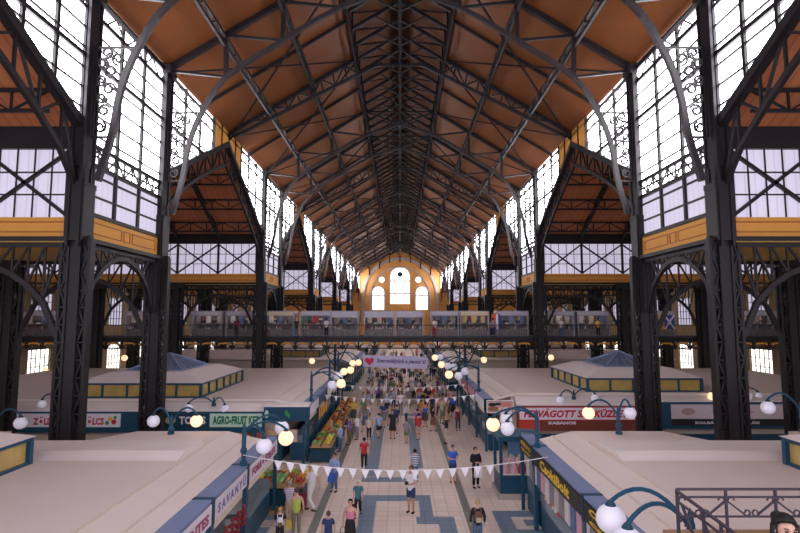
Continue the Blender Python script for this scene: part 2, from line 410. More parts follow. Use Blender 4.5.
# ---- cross walls of the side halls (ochre band, window, lintel) and low roofs over narrow bays
for k in range(5):
    for s in (-1, 1):
        sd = 'left' if s < 0 else 'right'
        xa, xb = min(s*(W+.3), s*XO), max(s*(W+.3), s*XO)
        c = MB().box(xa, xb, CA[k]-.2, CB[k]+.2, 10.15, 10.35)
        struct(c, 'ceiling_low_bay', YELU)
        for yy, nm, d in ((CA[k], 'near', -1), (CB[k], 'far', 1)):
            yf = yy+d*.12
            p = MB().box(xa, xb, yy-.03, yy+.03, 11.1, 13.7)
            h = MB(); g = MB()
            xs = [s*12.4, s*15.7, s*19.2, s*22.6, s*26, s*29.8, s*33.5]
            for i, x in enumerate(xs):
                h.bar((x, yf, 11.1), (x, yf, 13.7), .16)
            for x0, x1 in zip(xs, xs[1:]):
                h.bar((x0, yf, 11.15), (x1, yf, 13.65), .12); h.bar((x0, yf, 13.65), (x1, yf, 11.15), .12)
                for i in range(1, 5): g.bar((x0+(x1-x0)*i/5, yf, 11.1), (x0+(x1-x0)*i/5, yf, 13.7), .045)
            for z in (11.95, 12.8): g.bar((xa, yf, z), (xb, yf, z), .05)
            window((s*21, yy, 11.1), [('pane', p, PANEL), ('mullion', h, IRON), ('glazing_bar', g, IRON)])
            t = thing('clerestory_band', f'ochre band with moulded panels on the {nm} cross wall of the {ORD[k]} low bay, {sd}', 'wall panel', (s*21, yy, 10.3), 'ochre bands of the cross walls')
            MB().box(xa, xb, yy-.1, yy+.1, 10.35, 11.1).build('board', YEL, t)
            q = MB()
            for z in (10.55, 10.92): q.bar((xa, yf, z), (xb, yf, z), .05)
            q.build('moulding', YEL2, t)
            q = MB(); q.bar((xa, yy+d*.15, 10.27), (xb, yy+d*.15, 10.27), .3, .16); q.bar((xa, yy, 14.12), (xb, yy, 14.12), .4, .85)
            q.build('girder', IRON, t)

# ------------------------------------------------------------------ iron pillars
def make_pillar(h, name, label, grp, wide=True):
    t = thing(name, label, 'column', (0, 0, 0), grp)
    c = MB(); c.box(-.2, .2, -.2, .2, 0, min(h, 13))
    for sx in (-1, 1):
        for sy in (-1, 1): c.box(sx*.21-.045, sx*.21+.045, sy*.21-.045, sy*.21+.045, 0, min(h, 13))
    c.build('core', IRON, t)
    hh = min(h, 10.3)
    for sx in (-1, 1):
        f = MB(); f.box(sx*.52-.055, sx*.52+.055, -.16, .16, 0, hh); f.build('flange', IRON, t)
        l = MB(); n = int(hh/.62)
        for sy in (-.13, .13): l.zig((sx*.25, sy, .1), (sx*.25, sy, hh), (sx*.47, sy, .1), (sx*.47, sy, hh), n, .06, posts=True)
        l.build('lacing', IRON, t)
    b = MB(); b.box(-.85, .85, -.5, .5, 0, .5); b.box(-.75, .75, -.42, .42, .5, .75); b.build('plinth', IRON, t)
    if h > 13:
        u = MB(); u.box(-.2, .2, -.33, .33, 13, h)
        for sx in (-1, 1):
            for sy in (-1, 1): u.box(sx*.21-.05, sx*.21+.05, sy*.36-.06, sy*.36+.06, 10, h)
        u.build('upper_shaft', IRON, t)
        k = MB(); k.box(-.36, .36, -.38, .38, 12.2, 12.4); k.box(-.34, .34, -.36, .36, 10.2, 12.2); k.box(-.38, .38, -.42, .42, h-.5, h)
        for sx in (-1, 1): k.prism([(sx*.25, -.1, 7.4), (sx*.52, -.1, 8.4), (sx*.52, -.1, 10.4), (sx*.25, -.1, 10.4)], (0, .2, 0))
        k.build('capital', IRON, t)
    else:
        k = MB(); k.box(-.75, .75, -.45, .45, h-.35, h); k.build('capital', IRON, t)
    return t
GP = 'iron columns along the nave'
first = None
for i, y in enumerate(ROWS):
    for s in (-1, 1):
        lab = f'{"tall dark iron lattice column"}, {ORD[i]} from the viewer along the {"left" if s<0 else "right"} side of the nave'
        if first is None: first = make_pillar(EAVE, 'iron_column', lab, GP); first.location = (s*W, y, 0)
        else: dup(first, (s*W, y, 0), 0, lab)
side = None
for i, y in enumerate(ROWS[:6]):
    for s in (-1, 1):
        for j, x in enumerate((19.2, 26.0)):
            lab = f'dark iron gallery column, {["inner","outer"][j]} one of the {ORD[i]} side row on the {"left" if s<0 else "right"}'
            if side is None: side = make_pillar(10.2, 'gallery_column', lab, 'iron columns of the side galleries'); side.location = (s*x, y, 0)
            else: dup(side, (s*x, y, 0), 0, lab)

# ------------------------------------------------------------------ spandrel arches below the low bays
def arch(p0, p1, z0, z1, rise, label, name='spandrel_arch'):
    p0, p1 = Vector(p0), Vector(p1); c = (p0+p1)/2
    t = thing(name, label, 'arch', (c.x, c.y, z0), 'spandrel arches between the columns')
    N_ = 10
    def pt(i): q = p0.lerp(p1, i/N_); return Vector((q.x, q.y, z0+rise*math.sin(math.pi*i/N_)**0.6))
    A = [pt(i) for i in range(N_+1)]; T = [Vector((q.x, q.y, z1)) for q in A]
    MB().path(A, .16, .2).build('arch_rib', IRON, t)
    w = MB(); w.bar(T[0], T[-1], .18, .22)
    for i in range(N_+1):
        w.bar(A[i], T[i], .07)
        if i < N_: w.bar(A[i] if i >= N_/2 else A[i+1], T[i+1] if i >= N_/2 else T[i], .07)
    w.build('web_lattice', IRON, t)
for k in range(3):
    for s in (-1, 1):
        sd = 'left' if s < 0 else 'right'
        arch((s*W, CA[k]+.5, 0), (s*W, CB[k]-.5, 0), 7.6, 10.15, 2.3, f'dark iron arch under the {ORD[k]} ochre spandrel panel, {sd} side')
        for yy, nm in ((CA[k], 'near'), (CB[k], 'far')):
            for x0, x1, nn in ((W+.6, 18.6, 'next to the nave column'), (19.8, 25.4, 'between the two gallery columns')):
                arch((s*x0, yy, 0), (s*x1, yy, 0), 6.7, 10.1, 2.6, f'dark iron arch {nn}, {nm} row of the {ORD[k]} low bay, {sd}')

# ------------------------------------------------------------------ roof trusses
LOW = [(11.4, 12.5), (10.95, 14.3), (10.67, 16.2), (10.04, 17.9), (8.9, 19.65), (6.05, 21.6), (3.1, 23.4), (0, 24.4)]
UP = [(12, EAVE-.2), (9, roofz(9)-.2), (6.05, roofz(6.05)-.2), (3.1, roofz(3.1)-.2)]
def smooth_pts(P, n=3):
    out = []
    for i in range(len(P)-1):
        p0 = P[max(i-1, 0)]; p1 = P[i]; p2 = P[i+1]; p3 = P[min(i+2, len(P)-1)]
        for j in range(n):
            t = j/n
            out.append(tuple(.5*((2*b)+(c-a)*t+(2*a-5*b+4*c-d)*t*t+(3*b-a-3*c+d)*t**3) for a, b, c, d in zip(p0, p1, p2, p3)))
    return out+[P[-1]]
def scroll(mb, c, r, s, turns=1.25, a0=0.0, w=.075):
    pts = []
    for i in range(13):
        a = a0+s*turns*2*math.pi*i/12; q = r*(1-.65*i/12); pts.append((c[0]+q*math.cos(a), 0, c[1]+q*math.sin(a)))
    mb.path(pts, w)
def make_main_truss(label):
    t = thing('roof_truss', label, 'roof truss', (0, 0, 0), 'arched roof trusses of the nave')
    lc = smooth_pts(LOW); a = [(x, 0, z) for x, z in lc]; b = [(-x, 0, z) for x, z in reversed(lc)][1:]
    for nm, pts in (('arched_chord', a+b),):
        MB().path(pts, .22, .2, up=(0, 1, 0)).build(nm, IRONG, t)
    u = MB()
    for s in (-1, 1): u.bar((s*12, 0, UP[0][1]), (s*3.1, 0, UP[3][1]), .26, .26)
    u.bar((-3.1, 0, UP[3][1]), (3.1, 0, UP[3][1]), .12)
    u.build('top_chord', IRON, t)
    w = MB()
    for s in (-1, 1):
        X = lambda p: (s*p[0], 0, p[1])
        for p, q in ((UP[1], LOW[4]), (UP[2], LOW[5]), (UP[3], LOW[6])): w.bar(X(p), X(q), .2)
        for p, q in ((UP[0], LOW[4]), (UP[0], LOW[3]), (UP[1], LOW[5]), (UP[2], LOW[6]), (UP[3], LOW[7])): w.bar(X(p), X(q), .13)
    w.bar((0, 0, 24.4), (0, 0, 27.9), .14)
    w.build('web_lattice', IRON, t)
    for s in (-1, 1):
        f = MB(); P = []
        for (cx, cz, r, d) in ((11.42, 14.6, .24, 1), (11.3, 15.25, .24, -1), (11.42, 15.75, .22, 1), (11.15, 16.1, .26, -1), (11.45, 16.45, .24, 1), (11.1, 16.8, .28, 1), (11.45, 17.1, .26, -1), (10.85, 17.3, .26, 1), (11.3, 17.55, .24, -1)):
            b0 = len(f.v); scroll(f, (cx, cz), r, d, 1.3, cz)
        f.v = [Vector((s*v.x, v.y, v.z)) for v in f.v]
        f.bar((s*11.7, 0, 14.2), (s*11.7, 0, 17.75), .08); f.bar((s*11.7, 0, 17.75), (s*10.1, 0, 17.75), .08); f.bar((s*11.7, 0, 14.2), (s*11.0, 0, 14.2), .08)
        f.build('scroll_ornament', IRON, t)
    return t
def make_mid_truss(label):
    t = thing('lattice_rafter', label, 'roof truss', (0, 0, 0), 'shallow lattice rafters of the nave')
    d = MB()
    for s in (-1, 1):
        l = MB(); c = MB()
        a0, a1 = (s*12, 0, UP[0][1]), (s*3.1, 0, UP[3][1]); b0, b1 = (s*11.6, 0, UP[0][1]-.15), (s*1.6, 0, 25.1)
        c.bar(a0, a1, .26, .24); c.build('top_chord', IRON, t); d.bar(b0, b1, .22, .2)
        l.zig((s*10.5, 0, roofz(10.5)-.2), a1, (s*10.3, 0, 20.7), (s*2.9, 0, 24.4), 9, .1); l.build('web_lattice', IRON, t)
    d.bar((-1.6, 0, 25.1), (1.6, 0, 25.1), .16)
    d.build('bottom_chord', IRON, t)
    return t
mains = ROWS; mids = [9.9]+[(CB[k]+CA[k+1])/2 for k in range(4)]+[(CB[4]+YEND)/2]
f = None
for i, y in enumerate(mains):
    lab = f'arched iron roof truss with scrollwork, {ORD[i]} from the viewer, on the {ORD[i]} pair of columns'
    if f is None: f = make_main_truss(lab); f.location = (0, y, 0)
    else: dup(f, (0, y, 0), 0, lab)
f = None
for i, y in enumerate(mids):
    lab = f'shallow iron lattice rafter spanning the nave, midway over the {ORD[i]} wide bay'
    if f is None: f = make_mid_truss(lab); f.location = (0, y, 0)
    else: dup(f, (0, y, 0), 0, lab)
# secondary light arches between (thin rafters)
f = None; n = 0
ally = sorted(mains+mids)
for a, b in zip(ally, ally[1:]):
    if b-a < 8: continue
    y = (a+b)/2
    lab = f'thin iron rafter with hangers under the boards, {ORD[n]} from the viewer'
    n += 1
    if f is None:
        f = thing('thin_rafter', lab, 'rafter', (0, 0, 0), 'thin rafters between the trusses')
        for s in (-1, 1): MB().bar((s*12, 0, EAVE-.15), (s*3.1, 0, roofz(3.1)-.15), .14, .18).build('chord', IRON, f)
        f.location = (0, y, 0)
    else: dup(f, (0, y, 0), 0, lab)
# purlins
for s in (-1, 1):
    sd = 'left' if s < 0 else 'right'
    for x, nm in ((12, 'eaves'), (9, 'lower'), (6.05, 'middle'), (3.1, 'upper')):
        z = roofz(x)-.3; t = thing('roof_purlin', f'long lattice {nm} purlin running the length of the {sd} roof slope', 'purlin', (s*x, 75, z), 'long purlins of the nave roof')
        dz = .5 if x < 12 else .7
        MB().bar((s*x, -2, z), (s*x, YEND, z), .16, .14).build('top_chord', IRON, t); MB().bar((s*x, -2, z-dz), (s*x, YEND, z-dz), .14, .12).build('bottom_chord', IRON, t)
        MB().zig((s*x, 0, z), (s*x, YEND, z), (s*x, 0, z-dz), (s*x, YEND, z-dz), 190, .07, posts=False).build('lacing', IRON, t)
t = MB(); t.bar((0, -2, 27.7), (0, YEND, 27.7), .3, .5); t.bar((0, 0, 25.4), (0, YEND, 25.4), .2, .2)
tag(t.build('ridge_beam', IRON), 'dark ridge beam along the top of the nave roof', 'beam')
f = None
for i in range(75):
    y = 8+2.0*i
    lab = f'dark chevron frame in the ridge lantern, {ordn(i)} from the viewer'
    if f is None:
        f = thing('chevron_frame', lab, 'rafter', (0, 0, 0), 'chevron frames under the ridge lantern'); c = MB()
        for s in (-1, 1): c.bar((s*3.1, 0, 25.4), (0, 0, 27.3), .16, .2); c.bar((s*3.0, 0, 25.3), (s*3.0, 0, 26.6), .12)
        c.build('chevron', IRON, f); c = MB()
        for s in (-1, 1): c.bar((s*1.6, 0, 26.3), (0, 0, 25.4), .08); c.bar((s*3.05, 0, 26.5), (0, 1.9, 27.9), .08)
        c.build('brace', IRON, f); f.location = (0, y, 0)
    else: dup(f, (0, y, 0), 0, lab)
# wind bracing: two crossing rods per bay and slope
n = 0
for i, (a, b) in enumerate(zip(ally, ally[1:])):
    for s in (-1, 1):
        z0, z1 = EAVE-.35, roofz(3.1)-.4
        for j, (ya, yb) in enumerate(((a, b), (b, a))):
            if b-a < 8 and j: continue
            c = MB().bar((s*11.8, ya, z0-.14*j), (s*3.2, yb, z1-.14*j), .09)
            tag(c.build('wind_brace', IRON), f'diagonal roof brace rising {"away from" if yb>ya else "toward"} the viewer in the {ordn(i)} roof bay, {"left" if s<0 else "right"} slope', 'brace', 'diagonal roof braces')

# ------------------------------------------------------------------ far end wall
def arch_pts(cx, zb, zs, r, n=14): return [(cx-r, zb)]+[(cx+r*math.cos(math.pi-math.pi*i/n), zs+r*math.sin(math.pi*i/n)) for i in range(n+1)]+[(cx+r, zb)]
e = MB().prism([(-XO, YEND, 0), (XO, YEND, 0), (XO, YEND, EAVE), (W, YEND, EAVE), (0, YEND, 28.2), (-W, YEND, EAVE), (-XO, YEND, EAVE)], (0, .4, 0))
struct(e, 'wall_back', ENDW)
for j, (cx, zb, zs, r) in enumerate(((0, 11.2, 19.2, 3.0), (-6.4, 9.5, 14.5, 1.9), (6.4, 9.5, 14.5, 1.9))):
    P = arch_pts(cx, zb, zs, r); y = YEND-.06
    p = MB().prism([(x, y, z) for x, z in P], (0, .04, 0))
    h = MB(); fr = MB()
    for fx in ((-.55, .55) if j == 0 else (0,)): h.bar((cx+fx*r, y-.1, zb), (cx+fx*r, y-.1, zs+r*.8), .14)
    for z in ((14.2, 17.9) if j == 0 else (13.6,)): h.bar((cx-r, y-.1, z), (cx+r, y-.1, z), .25)
    fr.path([(x, y-.08, z) for x, z in P], .35, .2, up=(0, 1, 0))
    parts = [('pane', p, PANEE), ('mullion', h, IRONG), ('frame', fr, ENDG)]
    if j == 0:
        parts.append(('roundel', MB().prism([(.75*math.cos(a*R(30)), y-.2, 19.9+.75*math.sin(a*R(30))) for a in range(12)], (0, .1, 0)), IRONG))
    window((cx, YEND, zb), parts)
for cx in (-5.4, 5.4):
    P = [(cx+.95*math.cos(R(20*a)), 18.3+.95*math.sin(R(20*a))) for a in range(19)]; y = YEND-.06
    window((cx, YEND, 17.4), [('pane', MB().prism([(x, y, z) for x, z in P[:-1]], (0, .04, 0)), PANEE), ('frame', MB().path([(x, y-.05, z) for x, z in P], .22, .2, up=(0, 1, 0)), ENDG)])
for j, r in enumerate((10.9, 8.8)):
    a = MB().path([(x, YEND-.2, z) for x, z in arch_pts(0, 6, 13.6 if j == 0 else 13.2, r, 24)], .9 if j == 0 else .35, .3, up=(0, 1, 0))
    struct(a, f'trim_{3+j}', ENDG)
# hanging brackets at the end of the purlins
for i, x in enumerate((-9, -6.05, -3.1, 0, 3.1, 6.05, 9)):
    z = roofz(max(3.1, abs(x)))-.5
    c = MB().bar((x, YEND-.4, z), (x, YEND-.4, z-2), .3)
    tag(c.build('wall_bracket', IRON), f'dark bracket on the end wall below the roof, {ORD[i]} counted from the left', 'bracket', 'brackets on the far end wall')

# ------------------------------------------------------------------ floor inlays
INL = [(-3.2, -2.9, 3, 150, TGREEN), (2.42, 2.72, 3, 150, TGREEN)]
for x0, x1, y0, y1 in ((-1.75, -1.05, 25.6, 40), (.55, 1.15, 27, 40), (-1.75, .25, 24.8, 25.5), (-1.6, 1.25, 22.3, 23.0), (-1.55, -.95, 17, 22.3), (.75, 1.25, 20.6, 22.3), (.6, 2.0, 19.9, 20.6), (1.4, 2.0, 18.9, 19.9), (.6, 2.0, 18.3, 18.9), (3.5, 6.2, 20.6, 21.2), (3.5, 4.1, 19.4, 20.6), (3.5, 6.2, 18.8, 19.4), (4.5, 6.2, 19.75, 20.3), (-6.2, -4.6, 19.1, 19.6), (-6.2, -4.6, 20.3, 20.8), (-1.75, 1.15, 41, 41.7), (-1.4, 1.4, 52, 52.7)):
    INL.append((x0, x1, y0, y1, TBLUE))
for i, (x0, x1, y0, y1, m) in enumerate(INL):
    o = MB().box(x0, x1, y0, y1, 0.0, .006).build(f'floor_inlay_{i+1}', m); o['kind'] = 'structure'

# ------------------------------------------------------------------ stall blocks
ZF, ZR = 2.85, 3.15
XF = 4.7
def stall_roof(s, y0, y1, label, outer=28.0, notch=None, front=False, raised=None):
    t = thing('stall_roof', label, 'roof', (s*15, (y0+y1)/2, ZR), None)
    m = MB()
    ye = notch[0] if notch else y1
    # cross section along the aisle: gentle skirt, then flat sheet
    sec = [(XF+.5, ZF+.02), (6.4, ZR), (outer, ZR), (outer, ZR-.12), (6.4, ZR-.12), (XF+.5, ZF-.1)]
    ys = y0+(.5 if front else 0)
    m.prism([(s*x, ys, z) for x, z in sec], (0, ye-ys, 0))
    if notch:
        _, xa, xb = notch
        m.prism([(s*x, ye, z) for x, z in ((XF+.5, ZF+.02), (6.4, ZR), (xa-1.1, ZR), (xa-1.1, ZR-.12), (6.4, ZR-.12), (XF+.5, ZF-.1))], (0, y1-ye, 0))
        m.prism([(s*(xa-1.1), ye, ZR), (s*xa, ye, ZR), (s*(xa-1.1), y1, ZR)], (0, 0, -.12))
        m.prism([(s*xb, ye, ZR), (s*outer, ye, ZR), (s*outer, y1, ZR), (s*(xb+1.1), y1, ZR)], (0, 0, -.12))
    m.build('roof_sheet', ROOFB, t)
    seams = MB(); seams.box(min(s*6.4, s*6.46), max(s*6.4, s*6.46), ys, ye, ZR, ZR+.035); seams.box(min(s*(XF+.95), s*(XF+1.0)), max(s*(XF+.95), s*(XF+1.0)), ys, y1, ZR-.2, ZF+.16)
    seams.build('seam', CREAM, t)
    if raised:
        a, b = raised
        q = MB(); q.prism([(s*6.6, a, ZR), (s*6.6, a+.55, ZR+.16), (s*6.6, b-.3, ZR+.16), (s*6.6, b, ZR)], (s*(outer-7), 0, 0)); q.build('raised_sheet', ROOFL, t)  # sheen on this strip is put into its paler sheet colour
    return t
def stall_body(s, y0, y1, label, signs=True, outer=28):
    """the closed cabins under a block's roof"""
    t = thing('stall_cabin', label, 'stall', (s*16, (y0+y1)/2, 0))
    m = MB().box(min(s*6.2, s*(outer-.5)), max(s*6.2, s*(outer-.5)), y0+.7, y1-.4, 0, ZR-.2); m.build('cabin_wall', CREAM, t)
    MB().box(min(s*6.1, s*(outer-.4)), max(s*6.1, s*(outer-.4)), y0+.6, y1-.3, 0, .9).build('base_panel', TEAL, t)
    return t
def stall(s, y0, y1, label, facem, txt=None, lett=RED, txt2=None, shear=0, counter=TEAL, tw=.86, hf=.62, grp='stalls along the central aisle'):
    """one stall front along the central aisle: fascia with cap and sign, posts, counter with glass case"""
    t = thing('market_stall', label, 'stall', (s*(XF+.6), (y0+y1)/2, 0), grp)
    X = lambda a, b: (min(s*a, s*b), max(s*a, s*b))
    MB().box(*X(XF, XF+.5), y0+.02, y1-.02, ZF-.06, ZF).build('fascia_cap', CAPB, t)
    f = MB(); f.box(*X(XF+.02, XF+.1), y0, y1, ZF-hf, ZF-.04)
    f.box(*X(XF-.03, XF+.5), y0, y0+.08, ZF-hf-.02, ZF+.015); f.box(*X(XF-.03, XF+.5), y1-.08, y1, ZF-hf-.02, ZF+.015)
    fo = f.build('fascia', TEALD, t)
    sg = MB().box(*X(XF-.015, XF+.02), y0+.12, y1-.12, ZF-hf+.03, ZF-.1).sub('sign_board', facem, fo, t)
    if txt:
        L = (y1-y0-.24)*tw; yy = (y0+y1)/2
        # reading direction as seen from the aisle
        st = (s*(XF-.018), yy-L/2 if s < 0 else yy+L/2, ZF-hf+(.13 if not txt2 else .32))
        text_mb(txt, st, (0, 1 if s < 0 else -1, 0), (0, 0, 1), L, (hf-.3) if not txt2 else .17, .012, shear).sub('lettering', lett, fo, t)
        if txt2:
            st = (s*(XF-.018), yy-L/2 if s < 0 else yy+L/2, ZF-hf+.1)
            text_mb(txt2, st, (0, 1 if s < 0 else -1, 0), (0, 0, 1), L, .14, .012, shear).sub('lettering', lett, fo, t)
    MB().box(*X(XF+.12, XF+.17), y0+.1, y1-.1, ZF-hf-.32, ZF-hf).build('valance', CREAM, t)
    for yy in (y0+.06, y1-.06): MB().box(*X(XF+.0, XF+.12), yy-.06, yy+.06, 0, ZF-hf).build('post', TEAL, t)
    c = MB(); c.box(*X(XF+.2, XF+1.0), y0+.2, y1-.2, .1, .9); c.box(*X(XF+.28, XF+1.0), y0+.25, y1-.25, 0, .1); c.build('counter', counter, t)
    g = MB(); g.box(*X(XF+.2, XF+.8), y0+.2, y1-.2, .9, 1.3); g.build('glass_case', GLASS, t)
    return t
# blocks next to the viewer
stall_roof(-1, -2, 20.4, 'beige sheet roof over the stall block below the viewer, left of the aisle', notch=(18.6, 10.9, 13.4), raised=(16.3, 18.5))
stall_roof(1, -2, 20.4, 'beige sheet roof over the stall block below the viewer, behind the iron stair railing', notch=(18.6, 10.9, 13.4), raised=(16.3, 18.5))
stall_body(-1, -1, 20, 'cream stall cabins under the near roof left of the aisle', outer=26)
stall_body(1, -1, 20, 'cream stall cabins under the near roof right of the aisle', outer=26)
stall(-1, 17.0, 21.0, 'stall with red lettered white sign beside the tall lamp post on the left', SIGNW, 'FORRÓ ÉTELEK', DRED)
stall(-1, 13.9, 17.0, 'stall with widely spaced violet letters on its white sign, left of the aisle', SIGNW, 'S A V A N Y Ú', PURP)
stall(-1, 10.4, 13.9, 'stall with white red-marked sign at the bottom left edge of the aisle', SIGNW, 'HÚS-HENTES', DRED)
stall(1, 19.4, 21.4, 'stall with two rows of yellow letters on black beside the glass kiosk', BLACK, 'MÉZESKALÁCS', YLET, 'AJÁNDÉK')
stall(1, 14.2, 19.4, 'stall with one line of big yellow letters on its black sign, right of the aisle', BLACK, 'CsokiBolt', YLET, tw=.62)
stall(1, 8.6, 14.2, 'stall with slanted yellow lettering on black behind the big white globe lamp', BLACK, 'Chocolate Store', YLET, 'csokoládé', shear=.2)
# second blocks
YBL, YBR, YB1 = 27.7, 29.8, 45.0
stall_roof(-1, YBL, YB1, 'wide beige roof with glass lantern beyond the cross passage, left', front=True)
stall_roof(1, YBR, YB1, 'wide beige roof with glass lantern beyond the cross passage, right', front=True)
stall_body(-1, YBL, YB1, 'cream stall cabins behind the green and teal signs, left')
stall_body(1, YBR, YB1, 'cream stall cabins behind the red cold cuts sign, right')
for i in range(5):
    a = YBL+.5+i*3.3
    stall(-1, a, a+3.3, f'{ORD[i]} stall of the fruit row beyond the cross passage, behind heaped crates', SIGNW if i % 2 == 0 else TEAL, None)
names = ['red', 'pink', 'white', 'red', 'white']
for i in range(4):
    a = YBR+.4+i*3.7
    stall(1, a, a+3.7, f'{ORD[i]} stall beyond the poster corner on the right of the aisle, {["white","pink","red","pale"][i]} sign over it', [SIGNW, mat('pink_sign', (.62, .28, .33)), mat('red_sign', (.55, .16, .18)), SIGNW][i], None)
# far blocks under and beyond the footbridge
for s, sd in ((-1, 'left'), (1, 'right')):
    for j, (a, b) in enumerate(((54, 71), (79.5, 97), (105.5, 123))):
        stall_roof(s, a, b, f'{["pale roof of the stall block just","roof of the second stall block","roof of the third stall block"][j]} beyond the footbridge, {sd}', front=True)
        stall_body(s, a, b, f'cabins of the {ORD[j]} stall block beyond the footbridge, {sd}')
        for i in range(5 if j == 0 else 3):
            w_ = (b-a)/(5 if j == 0 else 3); q = a+i*w_
            stall(s, q, q+w_, f'{ORD[i]} stall front of the {ORD[j]} block beyond the footbridge, {sd} of the aisle', SIGNW, None)

def block_front(s, y, x0, x1, z0, z1, facem, label, name='shop_sign', letters=(), extra=None, frame=None, cat='sign'):
    t = thing(name, label, cat, (s*(x0+x1)/2, y, z0))
    MB().box(min(s*x0, s*x1), max(s*x0, s*x1), y-.06, y+.02, z0, z1).build('sign_board', facem, t)
    if frame:
        a, b = sorted((s*x0, s*x1)); MB().path([(a, y-.07, z0), (b, y-.07, z0), (b, y-.07, z1), (a, y-.07, z1), (a, y-.07, z0)], .04).build('sign_frame', frame, t)
    for txt, xa, xb, za, zb, m, sh in letters:
        text_mb(txt, (xa, y-.062, za), (1, 0, 0), (0, 0, 1), xb-xa, zb-za, .012, sh).build('lettering', m, t)
    return t
def front_fascia(s, y, x0, x1, z0, z1, label, m=TEAL):
    t = thing('fascia_beam', label, 'fascia', (s*(x0+x1)/2, y, z0))
    MB().box(min(s*x0, s*x1), max(s*x0, s*x1), y+.02, y+.14, z0, z1).build('beam', m, t)
    MB().prism([(s*x0, y+.02, z1), (s*x1, y+.02, z1), (s*x1, y+.62, ZF+.1), (s*x0, y+.62, ZF+.1)], (0, 0, .06)).build('fascia_cap', ROOFL, t)
    return t
# left front
front_fascia(-1, YBL, 6.9, 27, 1.55, 2.6, 'long teal fascia under the left block roof, carrying the fruit shop signs')
t = front_fascia(-1, YBL-.15, 4.62, 6.9, 2.15, ZF, 'teal corner fascia with a small green leaf above the fruit display')
g = MB()
for k, (cx, cz, r) in enumerate(((-5.75, 2.55, .16), (-5.62, 2.42, .13))):
    g.prism([(cx+r*.55*math.cos(R(30*i)), YBL-.15, cz+r*math.sin(R(30*i))) for i in range(12)], (0, .015, 0))
g.build('leaf_emblem', mat('leaf_green', (.05, .28, .08)), t)
MB().prism([(-6.75+.1*math.cos(R(30*i)), YBL-.15, 2.5+.2*math.sin(R(30*i))) for i in range(12)], (0, .015, 0)).build('pale_emblem', SIGNG, t)
block_front(-1, YBL, 7.02, 9.65, 1.84, 2.5, SIGNG, 'pale green sign with dark green capitals above the fruit posters', letters=[('AGRO-FRUIT KFT', -9.5, -7.15, 1.97, 2.4, GREEN, 0)])
t = block_front(-1, YBL, 9.7, 12.2, 1.84, 2.5, TEALD, 'dark teal sign with pale letters and a round emblem beside the column', letters=[('TOMIS', -11.2, -9.85, 1.98, 2.38, SIGNW, 0)])
q = MB()
for cx, r in ((-11.75, .16), (-11.5, .13)): q.prism([(cx+r*math.cos(R(30*i)), YBL-.075, 2.18+r*math.sin(R(30*i))) for i in range(12)], (0, .015, 0))
q.build('emblem', mat('olive_cream', (.45, .42, .25)), t)
t = block_front(-1, YBL, 14.2, 20.3, 1.84, 2.5, SIGNW, 'white greengrocer sign with red letters and painted fruit, behind the near column', letters=[('ZÖLDSÉG-GYÜMÖLCS', -18.6, -15.0, 1.95, 2.38, RED, 0)])
for cx, cz, r, m in ((-14.7, 2.25, .12, YLET), (-14.5, 2.1, .13, RED), (-14.85, 2.05, .1, mat('leaf_green', (.05, .28, .08))), (-14.45, 2.32, .09, mat('leaf_green', (.05, .28, .08))), (-19.6, 2.2, .17, mat('leaf_green', (.05, .28, .08))), (-19.9, 2.1, .14, PURP), (-19.3, 2.05, .13, YLET)):
    MB().prism([(cx+r*math.cos(R(30*i)), YBL-.075, cz+r*math.sin(R(30*i))) for i in range(12)], (0, .014, 0)).build('painted_fruit', m, t)
# right front
front_fascia(1, YBR, 6.4, 14.2, 1.2, 2.55, 'brown-red fascia under the cold cuts sign', mat('red_brown_fascia', (.20, .05, .035)))
front_fascia(1, YBR, 14.2, 27, 1.3, 2.75, 'long teal fascia under the right block roof, carrying the pale board')
t = block_front(1, YBR, 4.75, 6.2, 2.2, ZF, mat('food_poster', (.50, .36, .30), noise=.5, scale=2.5), 'food poster with painted sausages at the corner of the right block', 'poster', frame=WHITE, cat='poster')
for cx, cz, rx, rz, m in ((5.05, 2.62, .22, .1, BLACK), (5.35, 2.65, .2, .07, BLACK), (5.8, 2.6, .3, .16, mat('sausage_pink', (.62, .22, .20))), (5.1, 2.4, .3, .13, mat('sausage_brown', (.28, .12, .08))), (5.6, 2.4, .25, .12, CREAM)):
    MB().prism([(cx+rx*math.cos(R(30*i)), YBR-.075, cz+rz*math.sin(R(30*i))) for i in range(12)], (0, .014, 0)).build('painted_sausage', m, t)
t = thing('round_sign', 'round white sign with a red curved mark in front of the food poster', 'sign', (5.75, YBR-.3, 2.2))
MB().prism([(5.75+.36*math.cos(R(18*i)), YBR-.3, 2.2+.36*math.sin(R(18*i))) for i in range(20)], (0, .05, 0)).build('disc', WHITE, t)
MB().path([(5.75+.34*math.cos(R(18*i)), YBR-.31, 2.2+.34*math.sin(R(18*i))) for i in range(21)], .04).build('rim', mat('sausage_pink', (.62, .22, .20)), t)
text_mb('7', (5.66, YBR-.302, 2.05), (1, 0, 0), (0, 0, 1), .2, .3, .012, .2).build('lettering', RED, t)
block_front(1, YBR, 6.5, 13.25, 1.8, 2.48, SIGNW, 'long white sign with slanted red capitals and thin red border', letters=[('FELVÁGOTT SZAKÜZLET', 6.75, 12.5, 1.93, 2.42, RED, .25)], frame=RED)
block_front(1, YBR, 7.7, 11.6, 1.5, 1.77, mat('red_brown_fascia', (.20, .05, .035)), 'narrow brown strip with small pale letters under the long red lettered sign', letters=[('KABANOS', 8.1, 9.6, 1.56, 1.72, SIGNW, 0)])
block_front(1, YBR, 6.5, 7.65, 1.1, 1.77, mat('bright_red_panel', (.50, .05, .03)), 'bright red panel at the left end under the long sign', 'wall_sign')
